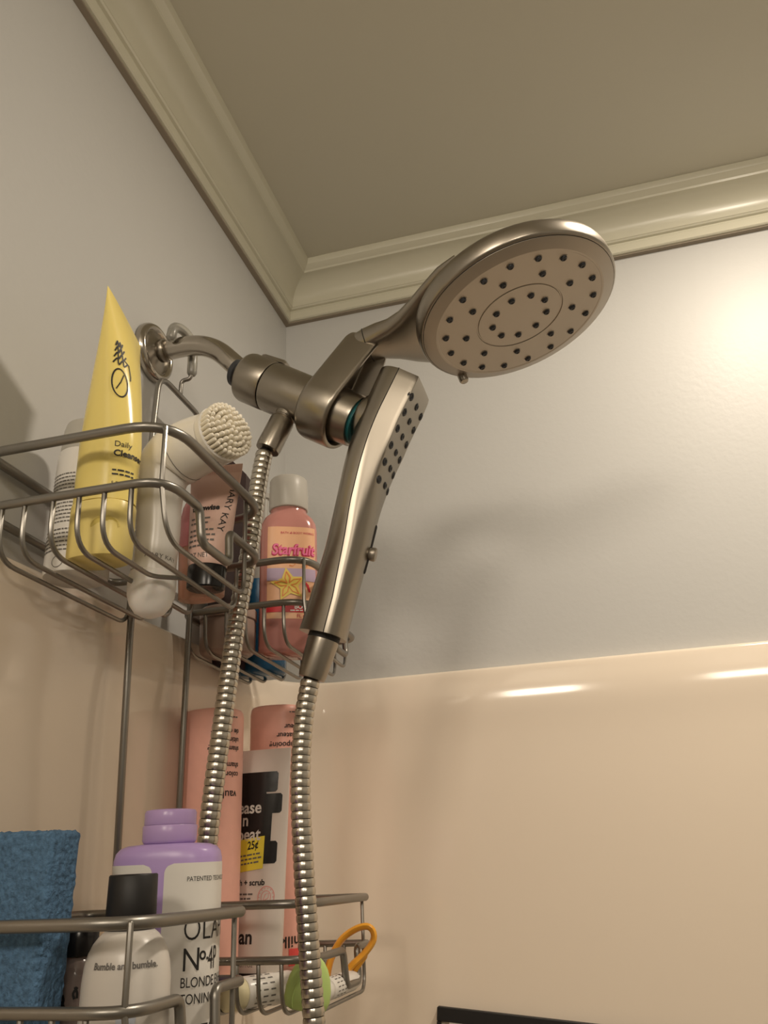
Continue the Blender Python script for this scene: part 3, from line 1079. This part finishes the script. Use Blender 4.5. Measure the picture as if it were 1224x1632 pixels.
for ring_, num in ((0, 1), (0.0042, 6), (0.0084, 12), (0.0126, 18), (0.0168, 24), (0.0196, 34)):
    for k in range(num):
        a = 2 * math.pi * (k + 0.5 * (num % 4 == 0)) / max(1, num)
        q = pb + e1 * (math.cos(a) * ring_) + e2 * (math.sin(a) * ring_)
        hgt = 0.0215 - 0.0045 * (ring_ / 0.0196) ** 3 + rnd.uniform(-0.0005, 0.0005)
        V_, F_ = merge((V_, F_), lathe([(0.0016, 0.0070), (0.0018, hgt - 0.0010), (0.0013, hgt), (0.0, hgt + 0.0003)], q, (HNB + (e1 * math.cos(a) + e2 * math.sin(a)) * (ring_ * 4)).normalized(), 7))
br = part('bristle_tufts', (V_, F_), M_BRISTLE, b, True, 60)
br['kind'] = 'stuff'
# small oval button and lettering on the handle
HF = Form([(0.036, 0.0162, 0.0162, 2, 0.0013, 0), (0.05, 0.0158, 0.0158, 2, 0.0017, 0), (0.09, 0.0166, 0.0166, 2, 0.001, 0)])
mh = HF.mapper(math.radians(-90), 0.05)
lettering(b, mh, 'MARY KAY', 0.0050, 0.0010, 0.0420, M_INK2, rot=-0.10)
ov = [(0.0225 + 0.0032 * math.cos(t * math.pi / 12), 0.066 + 0.0075 * math.sin(t * math.pi / 12)) for t in range(24)]
part('power_button', put(poly_fan(ov), HF.mapper(math.radians(-90), 0.05, 0.0006)), M_CREAM, b, False)
part('button_rim', put(stroke(ov + ov[:1], 0.0005), HF.mapper(math.radians(-90), 0.05, 0.0008)), M_INK2, b, False)

# pale pink tube with black cap
b = thing('pink_cream_tube', 'pale pink cream tube standing on its black cap with printed text', 'tube', (0.1190, -0.4640, FL_N), (0, math.radians(3), 0))
part('cap', Form([(0, 0.0140, 0.0120), (0.001, 0.0152, 0.0130), (0.017, 0.0156, 0.0135), (0.018, 0.0150, 0.0130)]).vf(), M_BLACK, b)
ps = [(0.0182, 0.0152, 0.0132), (0.021, 0.0162, 0.0138)]
for k in range(1, 15):
    t = k / 14
    ps.append((0.021 + 0.077 * t, 0.0162 + 0.0068 * t, 0.0138 * (1 - t) ** 0.8 + 0.0010))
ps.append((0.106, 0.0232, 0.0009))
PF = Form(ps)
part('tube_body', PF.vf(), M_PINK_TUBE, b, True, 60)
mp = PF.mapper(math.radians(-90), 0.06)
crm = [grid(-0.021 + 0.0014 * k, -0.0204 + 0.0014 * k, 0.0985, 0.1055, 1, 1) for k in range(30)]
part('crimp_ribs', put(merge(*crm), mp), mat('pink_crimp', (0.66, 0.42, 0.34), 0.4), b, False)
lettering(b, mp, 'MARY KAY', 0.0076, 0.0148, 0.0870, M_INK, rot=-math.pi / 2 - 0.10, sx=1.15)
lettering(b, mp, 'timewise', 0.0066, -0.0145, 0.0640, M_INK, bold=0.00025)
part('small_print', put(greek(-0.0145, 0.007, 0.0575, 2, 0.0042, 0.0014, rnd), mp), M_INK2, b, False)
part('small_print', put(greek(-0.0145, 0.010, 0.0470, 4, 0.0046, 0.0015, rnd), mp), M_INK2, b, False)
lettering(b, mp, 'OZ NET WT', 0.0055, -0.0120, 0.0225, M_INK2)

# pink and peach gel bottle behind the tube
b = thing('pink_gel_bottle', 'translucent pink bottle half hidden behind the pale pink tube', 'bottle', (0.1030, -0.4400, FL_N))
part('body', Form([(0, 0.0170, 0.0090), (0.002, 0.0200, 0.0105), (0.045, 0.0220, 0.0115)]).vf(cap1=False), M_PEACH, b)
part('label_band', Form([(0.0452, 0.0222, 0.0116), (0.070, 0.0222, 0.0116), (0.082, 0.0200, 0.0108), (0.092, 0.0150, 0.0095), (0.097, 0.0080, 0.0070)]).vf(), M_PINK_CLEAR, b)

# ------------------------------------------------------------------ upper far basket
b = thing('body_wash_bottle', 'peach starfruit body wash bottle with frosted round cap in the far upper basket', 'bottle', (0.1060, -0.2560, FL_F - 0.0005), (0, 0, math.radians(27)))
SF = Form([(0, 0.0255, 0.0165, 3.5), (0.0015, 0.0285, 0.0190, 3.5), (0.005, 0.0298, 0.0200, 3.6), (0.132, 0.0298, 0.0200, 3.6), (0.140, 0.0290, 0.0197, 3.2), (0.147, 0.0262, 0.0190, 2.8),
           (0.1515, 0.0222, 0.0183, 2.2), (0.154, 0.0202, 0.0180, 2.0), (0.158, 0.0192, 0.0178, 2.0)], 64)
part('body', SF.vf(), M_STAR, b, True, 50)
part('cap', lathe([(0.0175, 0.1575), (0.0205, 0.1582), (0.0212, 0.1600), (0.0208, 0.1830), (0.0204, 0.1930), (0.0190, 0.1950), (0.0, 0.1955)], n=40), M_FROST, b)
ms = SF.mapper(math.radians(-90), 0.07, 0.0002)
ms2 = SF.mapper(math.radians(-90), 0.07, 0.0005)
ms3 = SF.mapper(math.radians(-90), 0.07, 0.0008)
lab = part('label_panel', put(grid(-0.0235, 0.0270, 0.0480, 0.1330, 26, 10), ms), M_STAR_LABEL, b, True)
part('label_panel', put(grid(-0.0235, 0.0270, 0.0735, 0.0870, 26, 4), ms2), M_LAV, b, True)
lettering(b, ms2, 'BATH & BODY WORKS', 0.0034, -0.0100, 0.1250, M_CRIMSON)
lettering(b, ms2, 'Starfruit', 0.0165, -0.0192, 0.1015, M_CRIMSON, bold=0.0010, shear=0.15, sx=0.80)
lettering(b, ms3, 'Starfruit', 0.0165, -0.0186, 0.1021, M_HOTPINK, bold=0.0003, shear=0.15, sx=0.80)
lettering(b, ms2, 'S', 0.0150, -0.0020, 0.0890, M_ORANGE_INK, shear=0.4, bold=-0.0003)
lettering(b, ms2, 'g', 0.0150, 0.0120, 0.0910, M_ORANGE_INK, shear=0.4, bold=-0.0003)
st = []
for k in range(10):
    a = math.radians(100 + 36 * k)
    r_ = 0.0185 if k % 2 == 0 else 0.0095
    st.append((-0.0015 + r_ * math.cos(a), 0.0695 + r_ * math.sin(a)))
part('star_print', put(poly_fan(st), ms3), M_STARY, b, False)
SS = ([], [])
for k in range(5):
    a = math.radians(100 + 72 * k)
    for da in (-0.16, 0.16):
        SS = merge(SS, stroke([(-0.0015 + 0.002 * math.cos(a + da * 4), 0.0695 + 0.002 * math.sin(a + da * 4)), (-0.0015 + 0.0075 * math.cos(a + da * 2.2), 0.0695 + 0.0075 * math.sin(a + da * 2.2)), (-0.0015 + 0.014 * math.cos(a), 0.0695 + 0.014 * math.sin(a))], 0.0009))
part('star_lines', put(SS, SF.mapper(math.radians(-90), 0.07, 0.0010)), M_ORANGE_INK, b, False)
part('red_leaf', put(stroke([(0.0145, 0.0720), (0.0175, 0.0690), (0.0195, 0.0620)], 0.0022), ms3), M_RED, b, False)
part('red_band', put(grid(-0.0235, 0.0270, 0.0405, 0.0490, 26, 2), ms2), M_RED, b, True)
lettering(b, ms3, 'BODY', 0.0060, 0.0040, 0.0442, M_WHITE_LABEL, bold=0.0002)
part('small_print', put(greek(0.000, 0.028, 0.0430, 1, 0.003, 0.0012, rnd), ms3), M_WHITE_LABEL, b, False)
part('label_panel', put(grid(-0.0235, 0.0270, 0.0340, 0.0405, 26, 2), ms), M_STAR_LABEL, b, True)
lettering(b, ms2, 'FL O', 0.0050, 0.0065, 0.0352, M_CRIMSON)

b = thing('pump_bottle', 'blue pump bottle with grey nozzle behind the peach bottle', 'bottle', (0.0470, -0.1850, FL_F - 0.002))
part('body', Form([(0, 0.024, 0.024), (0.003, 0.027, 0.027), (0.105, 0.027, 0.027), (0.1051, 0.0268, 0.0268)], 40).vf(), M_BLUE, b, True, 50)
part('shoulder', Form([(0.1053, 0.0268, 0.0268), (0.140, 0.0268, 0.0268), (0.150, 0.024, 0.024), (0.157, 0.016, 0.016), (0.159, 0.012, 0.012)], 40).vf(), M_GREY_PLASTIC, b, True, 50)
part('pump_stem', lathe([(0.0095, 0.158), (0.0095, 0.170), (0.0048, 0.171), (0.0048, 0.212), (0.007, 0.213), (0.0075, 0.219), (0.0, 0.220)], n=20), M_GREY_PLASTIC, b)
part('pump_spout', tube([(0, 0, 0.2165), (-0.012, -0.010, 0.217), (-0.0150, -0.0125, 0.2150)], 0.0036, 10), M_GREY_PLASTIC, b)

b = thing('maroon_box', 'tall dark maroon pointed box at the back of the far upper basket', 'box', (0.0235, -0.2290, FL_F - 0.001), (0, math.radians(1), math.radians(6)))
pts = [(-0.0185, 0.0), (0.0185, 0.0), (0.0185, 0.222), (0.002, 0.240), (-0.014, 0.234), (-0.0185, 0.226)]
ra = [Vector((x, -0.012, z)) for x, z in pts]
rb = [Vector((x, 0.012, z)) for x, z in pts]
part('carton', rings([ra, rb]), M_MAROON, b, False)
part('white_flap', box(0.0105, 0.0175, -0.0131, -0.0123, 0.030, 0.052), M_GREYWHITE, b, False)

b = thing('rose_jar', 'squat rose-brown cream jar lying low in the far upper basket', 'jar', (0.0520, -0.2830, FL_F))
part('body', lathe([(0.0, 0.0), (0.0235, 0.0), (0.0262, 0.002), (0.0275, 0.006), (0.0280, 0.030), (0.0272, 0.0335), (0.0, 0.034)], n=48), M_JAR, b, True, 50)
part('lid', lathe([(0.0274, 0.0342), (0.0285, 0.0350), (0.0285, 0.0440), (0.0270, 0.0460), (0.0, 0.0470)], n=48), M_JAR, b, True, 50)

# ------------------------------------------------------------------ lower near basket
FLN2, FLF2 = 1.3925, 1.3825
sv, sf = [], []
NX, NY, NZ = 26, 8, 44


def sponge_pt(x, y, z):
    h = math.sin(x * 410 + 1.3) * math.sin(z * 370 + y * 500) * 0.0007 + math.sin(x * 150 + z * 190 + y * 220) * 0.0009
    return h


vf = bevel_box(-0.034, 0.034, -0.0125, 0.0125, 0, 0.127, 0.003, 3)
me = bpy.data.meshes.new('sponge')
me.from_pydata(vf[0], [], vf[1])
bm = bmesh.new()
bm.from_mesh(me)
bmesh.ops.triangulate(bm, faces=bm.faces)
for _ in range(5):
    bmesh.ops.subdivide_edges(bm, edges=[e for e in bm.edges if e.calc_length() > 0.0035], cuts=1)
    bmesh.ops.triangulate(bm, faces=[f for f in bm.faces if len(f.verts) > 3])
bm.normal_update()
from mathutils import noise as mnoise
for vtx in bm.verts:
    p = vtx.co
    nz = mnoise.noise(p * 60) * 0.0005 + min(0, mnoise.noise(p * 420) + 0.05) * 0.0018
    vtx.co = p + vtx.normal * nz
for f_ in bm.faces:
    f_.smooth = True
bm.to_mesh(me)
bm.free()
o = link('sponge', me, M_SPONGE)
o.location = (0.0490, -0.5560, FLN2)
o.rotation_euler = (0, math.radians(1.0), math.radians(-4))
tag(o, 'blue porous cellulose sponge standing upright in the lower basket', 'sponge')

b = thing('dark_bottle', 'small dark bottle with black cap between the sponge and the white bottle', 'bottle', (0.0720, -0.5185, FLN2))
part('body', lathe([(0.0, 0), (0.0125, 0), (0.0135, 0.002), (0.0135, 0.044), (0.0125, 0.050), (0.0105, 0.054), (0.009, 0.056)], n=28), M_SMOKE, b)
part('cap', lathe([(0.0112, 0.0562), (0.0118, 0.057), (0.0118, 0.0715), (0.0110, 0.0725), (0.0, 0.0728)], n=28), M_BLACK, b)
fm = Form([(0.002, 0.0137, 0.0137), (0.042, 0.0137, 0.0137)])
SCR = ([], [])
for k in range(22):
    u = rnd.uniform(-0.016, 0.016)
    vv = rnd.uniform(0.006, 0.036)
    pl = [(u, vv, 0), (u + rnd.uniform(-0.002, 0.002), vv + 0.003, 0), (u + rnd.uniform(-0.003, 0.003), vv + 0.006, 0)]
    SCR = merge(SCR, stroke([(q.x, q.y) for q in catmull(pl, 3)], 0.0014))
part('dark_pattern', put(SCR, fm.mapper(math.radians(-80), 0.02)), M_BLACK_MATTE, b, False)

b = thing('pearl_bottle', 'pearly white rounded bottle with tall matte black cap behind the front rail', 'bottle', (0.1210, -0.5420, FLN2))
BF = Form([(0, 0.0215, 0.0190), (0.002, 0.0245, 0.0215), (0.006, 0.0255, 0.0225), (0.046, 0.0252, 0.0222), (0.054, 0.0244, 0.0215), (0.060, 0.0228, 0.0202), (0.065, 0.0202, 0.0182), (0.069, 0.0168, 0.0156), (0.0715, 0.0135, 0.0130)], 48)
part('body', BF.vf(), M_GREYWHITE, b, True, 60)
part('cap', Form([(0.0716, 0.0140, 0.0135), (0.0725, 0.0146, 0.0140), (0.1000, 0.0142, 0.0137), (0.1008, 0.0136, 0.0130)], 40).vf(), M_BLACK_MATTE, b, True, 50)
mb = BF.mapper(math.radians(-68), 0.04)
lettering(b, mb, 'Bumble and bumble.', 0.0047, -0.0185, 0.0535, M_INK2, bold=0.00012, sx=1.0)
part('blue_mark', put(poly_fan([(0.0035 + 0.0052 * math.cos(t * math.pi / 10), 0.030 + 0.0068 * math.sin(t * math.pi / 10)) for t in range(20)]), mb), mat('pale_blue_ink', (0.52, 0.56, 0.64), 0.35), b, False)
lettering(b, mb, 'to', 0.0062, -0.0165, 0.0240, M_INK2, shear=0.3)
lettering(b, mb, 'thickening', 0.0075, -0.0140, 0.0155, M_INK2, shear=0.3, bold=0.0001)

b = thing('lilac_shampoo_bottle', 'lilac shampoo bottle with flip cap and white wraparound labels', 'bottle', (0.1065, -0.4755, FLN2), (0, 0, math.radians(13)))
OF = Form([(0, 0.0320, 0.0190, 3.0), (0.002, 0.0345, 0.0210, 3.0), (0.006, 0.0352, 0.0218, 3.0), (0.108, 0.0352, 0.0218, 3.0), (0.1125, 0.0342, 0.0212, 2.9), (0.1155, 0.0315, 0.0200, 2.8), (0.1172, 0.0270, 0.0185, 2.5), (0.1180, 0.0175, 0.0160, 2.0)], 64)
part('body', OF.vf(), M_LILAC, b, True, 50)
part('cap_base', lathe([(0.0165, 0.1180), (0.0172, 0.1185), (0.0180, 0.1200), (0.0182, 0.1290), (0.0178, 0.1296)], n=40), M_LILAC_CAP, b, True, 50)
part('flip_lid', lathe([(0.0172, 0.1298), (0.0174, 0.1302), (0.0174, 0.1375), (0.0166, 0.1392), (0.0130, 0.1398), (0.0, 0.1400)], n=40), M_LILAC_CAP, b, True, 50)
mo = OF.mapper(math.radians(-90), 0.06, 0.0003)
mo2 = OF.mapper(math.radians(-90), 0.06, 0.0006)
part('label_panel', put(grid(0.0040, 0.0600, 0.010, 0.1055, 30, 70, 0.006), mo), M_WHITE_LABEL, b, True)
part('label_panel', put(grid(-0.0620, -0.0040, 0.010, 0.1055, 24, 70, 0.006), mo), M_WHITE_LABEL, b, True)
lettering(b, mo2, 'PATENTED TECHNOLOGY', 0.0040, 0.0185, 0.0945, M_INK, sx=0.85)
lettering(b, mo2, 'OLAPLEX', 0.0190, 0.0175, 0.0605, M_INK, sx=0.74, bold=-0.0002)
lettering(b, mo2, 'N', 0.0185, 0.0175, 0.0435, M_INK, sx=0.82)
lettering(b, mo2, 'o.', 0.0105, 0.0282, 0.0492, M_INK, sx=0.8, bold=0.0002)
lettering(b, mo2, '4P', 0.0185, 0.0342, 0.0435, M_INK, sx=0.50)
lettering(b, mo2, 'BLONDE ENHANCER', 0.0080, 0.0172, 0.0345, M_INK, sx=0.74)
lettering(b, mo2, 'TONING SHAMPOO', 0.0080, 0.0172, 0.0255, M_INK, sx=0.74)
part('small_print', put(greek(0.0190, 0.044, 0.0145, 3, 0.0045, 0.0022, rnd), mo2), M_INK, b, False)
part('small_print', put(greek(-0.030, -0.014, 0.0975, 1, 0.004, 0.0014, rnd), mo2), M_INK, b, False)

# ------------------------------------------------------------------ lower far basket
def pink_bottle(name, label, loc, hgt, rx, ry, rot, texts):
    b = thing(name, label, 'bottle', loc, (0, 0, rot), 'inverted coral pink bottles')
    fz = Form([(0.020, rx * 0.86, ry * 0.86, 2.3), (0.024, rx * 0.97, ry * 0.97, 2.3), (0.030, rx, ry, 2.3), (hgt - 0.008, rx, ry, 2.3), (hgt - 0.003, rx * 0.975, ry * 0.97, 2.3), (hgt - 0.0008, rx * 0.93, ry * 0.92, 2.3), (hgt, rx * 0.86, ry * 0.85, 2.3)], 56)
    part('body', fz.vf(), M_PINK, b, True, 60)
    part('cap', Form([(0, rx * 0.7, ry * 0.7), (0.001, rx * 0.74, ry * 0.74), (0.019, rx * 0.78, ry * 0.78), (0.0198, rx * 0.76, ry * 0.76)]).vf(), M_BLACK, b)
    m = fz.mapper(math.radians(-90), hgt / 2)
    for body, size, u, v, ink in texts:
        lettering(b, m, body, size, u, v, ink, rot=math.pi, bold=0.0001)
    return b, m


t1 = [('vault', 0.0105, 0.0245, 0.1790, M_INK), ('color-lock', 0.0075, 0.0265, 0.1955, M_INK), ('shampoo', 0.0075, 0.0265, 0.2035, M_INK),
      ('shampooing', 0.0072, 0.0265, 0.2180, M_INK), ('ultimateur', 0.0072, 0.0260, 0.2258, M_INK), ('de couleur', 0.0072, 0.0260, 0.2335, M_INK)]
b1, m1 = pink_bottle('pink_shampoo_bottle', 'coral pink bottle with upside-down print, nearer of the two, behind the hose', (0.0455, -0.2925, FLF2), 0.247, 0.0275, 0.0245, math.radians(-4),
                     [(a, s * 0.92, u + 0.0135, v - 0.006, i) for a, s, u, v, i in t1])
part('small_print', put(greek(0.022, 0.038, 0.2330 + 0.006, 1, 0.003, 0.0012, rnd), m1), M_INK2, b1, False)
t2 = [('shampooing', 0.0085, 0.0250, 0.2180, M_INK), ('colmateur', 0.0080, 0.0250, 0.2270, M_INK), ('couleur', 0.0080, 0.0250, 0.2355, M_INK), ('milk', 0.0150, 0.0330, 0.0500, M_INK)]
b2, m2 = pink_bottle('pink_shampoo_bottle', 'coral pink bottle with upside-down print, farther and taller, beside the second hose', (0.0765, -0.2080, FLF2 - 0.002), 0.262, 0.0285, 0.0240, math.radians(6),
                     [(a, s * 0.9, u + (0.010 if v > 0.1 else 0.0), v + (0.006 if v > 0.1 else 0), i) for a, s, u, v, i in t2])
part('small_print', put(greek(0.018, 0.034, 0.2545, 1, 0.003, 0.0012, rnd), m2), M_INK2, b2, False)
part('red_patch', put(grid(0.018, 0.034, 0.026, 0.040, 10, 3), m2), mat('coral_red', (0.85, 0.10, 0.09), 0.4), b2, True)

b = thing('scrub_tube', 'white scrub tube with bold black graphic and yellow price sticker', 'tube', (0.0790, -0.2580, FLF2 - 0.001))
part('cap', Form([(0, 0.0205, 0.0125), (0.001, 0.0220, 0.0138), (0.024, 0.0222, 0.0140), (0.025, 0.0215, 0.0135)]).vf(), M_BLACK_MATTE, b)
ts = [(0.0252, 0.0216, 0.0136), (0.028, 0.0224, 0.0140)]
for k in range(1, 17):
    t = k / 16
    ts.append((0.028 + 0.178 * t, 0.0224 + 0.0046 * t, 0.0140 * (1 - t) ** 0.75 + 0.0009, 2.0, 0.004 * t, 0.0))
ts.append((0.2135, 0.0270, 0.0009, 2.0, 0.0042, 0.0))
TF = Form(ts, 56)
part('tube_body', TF.vf(), M_TUBE_GREY, b, True, 60)
mt = TF.mapper(math.radians(-90), 0.12, 0.0003)
mt2 = TF.mapper(math.radians(-90), 0.12, 0.0006)
mt3 = TF.mapper(math.radians(-90), 0.12, 0.0009)


def blob(x0, x1, y0, y1, n=10):
    return grid(x0, x1, y0, y1, n, n, 0.0018)


gfx = merge(blob(-0.026, 0.0150, 0.174, 0.1925), blob(-0.026, 0.0050, 0.150, 0.176), blob(-0.004, 0.0200, 0.155, 0.1725), blob(-0.026, 0.0115, 0.112, 0.166), blob(0.0020, 0.0180, 0.112, 0.131))
part('black_graphic', put(gfx, mt), M_BLACK, b, True)
lettering(b, mt2, 'ease', 0.0150, -0.0225, 0.1560, M_GREYWHITE, bold=0.0003, sx=0.9)
lettering(b, mt2, 'n', 0.0150, -0.0105, 0.1450, M_GREYWHITE, bold=0.0003, sx=0.9, align='RIGHT')
lettering(b, mt2, 'repeat', 0.0150, -0.0335, 0.1325, M_GREYWHITE, bold=0.0003, sx=0.9)
stk = part('price_sticker', put(grid(-0.0250, 0.0060, 0.1075, 0.1350, 8, 6), lambda u, v: mt2(u, v + u * 0.12)), M_STICKER, b, True)
lettering(b, lambda u, v: mt3(u, v + u * 0.12), '25¢', 0.0098, -0.0100, 0.1255, M_INK, sx=0.75, bold=0.0002)
part('sticker_print', put(greek(-0.022, 0.0040, 0.1215, 3, 0.0035, 0.0014, rnd), lambda u, v: mt3(u, v + u * 0.12)), M_INK2, b, False)
lettering(b, mt, 'wash + scrub', 0.0068, -0.0280, 0.0945, M_INK, bold=0.0002)
part('small_print', put(greek(-0.024, -0.001, 0.0880, 2, 0.0036, 0.0014, rnd), mt), M_INK2, b, False)
lettering(b, mt, 'the exfoliant', 0.0060, -0.0300, 0.0760, M_INK, bold=0.00015)
lettering(b, mt, 'clean', 0.0160, -0.0330, 0.0480, M_INK, bold=0.0004)
lettering(b, mt, '6 US.Fl.Oz', 0.0050, -0.0200, 0.0300, M_INK2)
ringp = lambda r: [(0.0105 + r * 0.85 * math.cos(t * math.pi / 16), 0.0845 + r * math.sin(t * math.pi / 16)) for t in range(33)]
mk = merge(stroke(ringp(0.0088), 0.0005), stroke(ringp(0.0052), 0.0004), stroke([(0.0080, 0.0815), (0.0098, 0.0868), (0.0130, 0.0878), (0.0128, 0.0838), (0.0080, 0.0815)], 0.0004))
for k in range(14):
    a = 2 * math.pi * k / 14
    mk = merge(mk, stroke([(0.0105 + 0.0060 * math.cos(a), 0.0845 + 0.0068 * math.sin(a)), (0.0105 + 0.0068 * math.cos(a), 0.0845 + 0.0078 * math.sin(a))], 0.0006))
part('round_seal', put(mk, mt), mat('seal_red_ink', (0.78, 0.20, 0.18), 0.4), b, False)

# green silicone scrubber
b = thing('green_scrubber', 'green leaf-shaped silicone scrubber standing behind the second hose', 'scrubber', (0.1390, -0.3000, FLF2 + 0.001), (0, math.radians(10), math.radians(15)))
gs = []
for z, w, t in ((0.0, 0.0120, 0.0035), (0.002, 0.0165, 0.0050), (0.008, 0.0188, 0.0062), (0.016, 0.0186, 0.0064), (0.024, 0.0168, 0.0060), (0.031, 0.0138, 0.0052), (0.036, 0.0100, 0.0042), (0.0395, 0.0055, 0.003), (0.041, 0.002, 0.0015)):
    gs.append((z, w, t, 2.2))
GF = Form(gs, 40)
part('pad', GF.vf(), M_GREEN, b, True, 60)
mg = GF.mapper(math.radians(-90), 0.012, 0.0001)
for s in (-1, 1):
    rp = [mg(s * (0.012 - 0.009 * (k / 10) ** 2), 0.002 + 0.034 * k / 10) for k in range(11)]
    part('rib', tube(rp, 0.0007, 6), M_GREEN, b)

# orange looped handle
op = [(0.122, -0.200, 1.388), (0.127, -0.199, 1.408), (0.137, -0.197, 1.424), (0.150, -0.194, 1.4325), (0.161, -0.191, 1.4345), (0.1665, -0.190, 1.430), (0.1660, -0.190, 1.422),
      (0.158, -0.193, 1.412), (0.147, -0.197, 1.403), (0.137, -0.2, 1.393), (0.133, -0.202, 1.3875)]
ob = Vector((0.128, -0.2, 1.386))
b = thing('orange_handle', 'orange plastic looped handle leaning over the lower basket rim', 'razor handle', ob)
part('loop', tube([Vector(p) - ob for p in catmull(op, 6)], 0.0060, 12, flat=0.0030), M_ORANGE, b)
part('shaft', tube([(0.004, 0.002, 0.001), (0.020, 0.006, 0.012), (0.030, 0.008, 0.024)], 0.0040, 10, flat=0.0030), M_ORANGE, b)

# lying tubes
def lying_tube(name, label, a, bq, r, capmat, caplen, print_=True):
    A, B = Vector(a), Vector(bq)
    t = thing(name, label, 'tube', A)
    D = (B - A)
    Ld = D.length
    dd = D.normalized()
    part('cap', lathe([(0.0, 0), (r * 0.85, 0), (r * 0.96, 0.0015), (r * 0.98, caplen - 0.001), (r * 0.9, caplen)], (0, 0, 0), dd, 28), capmat, t, True, 50)
    part('body', lathe([(r * 0.92, caplen + 0.0004), (r, caplen + 0.002), (r, Ld * 0.8), (r * 0.8, Ld * 0.95), (0.0, Ld)], (0, 0, 0), dd, 28), M_WHITE, t, True, 50)
    if print_:
        side = dd.cross(Vector((0, 0, 1))).normalized()
        VV = ([], [])
        for k in range(9):
            an = math.radians(-60 + 22 * k)
            for q in range(3):
                l0 = caplen + 0.006 + 0.008 * q
                p = lambda l, da: dd * l + (side * math.cos(an + da) + Vector((0, 0, 1)) * math.sin(an + da)) * (r + 0.0002)
                VV = merge(VV, ([p(l0, 0), p(l0 + 0.005, 0), p(l0 + 0.005, 0.09), p(l0, 0.09)], [(0, 1, 2, 3)]))
        part('small_print', VV, M_INK2, t, False)
    return t


lying_tube('lying_tube', 'small white tube with cream cap lying in the far lower basket', (0.0720, -0.3085, FLF2 + 0.0128), (0.1120, -0.2350, FLF2 + 0.0110), 0.0125, M_CREAM, 0.017)
lying_tube('lying_tube', 'small white tube with white cap lying under the orange handle', (0.1420, -0.2680, FLF2 + 0.0098), (0.1460, -0.1780, FLF2 + 0.0080), 0.0088, M_WHITE, 0.012)

# ------------------------------------------------------------------ framed white panel on the surround
b = thing('framed_panel', 'white panel with a black border stuck on the cream surround', 'panel', (0.187, -0.0145, 1.342), (0, math.radians(5.6), 0))
W, Hh, T = 0.30, 0.20, 0.007
part('panel', box(0.0135, W - 0.0135, -T + 0.0012, 0, -Hh + 0.0135, -0.0135), M_WHITE_LABEL, b, False)
for (x0, x1, z0, z1) in ((0, W, -0.0135, 0), (0, W, -Hh, -Hh + 0.0135), (0, 0.0040, -Hh + 0.0135, -0.0135), (W - 0.0040, W, -Hh + 0.0135, -0.0135)):
    part('border', bevel_box(x0, x1, -T, 0, z0, z1, 0.0008, 1), M_BLACK_MATTE, b, False)
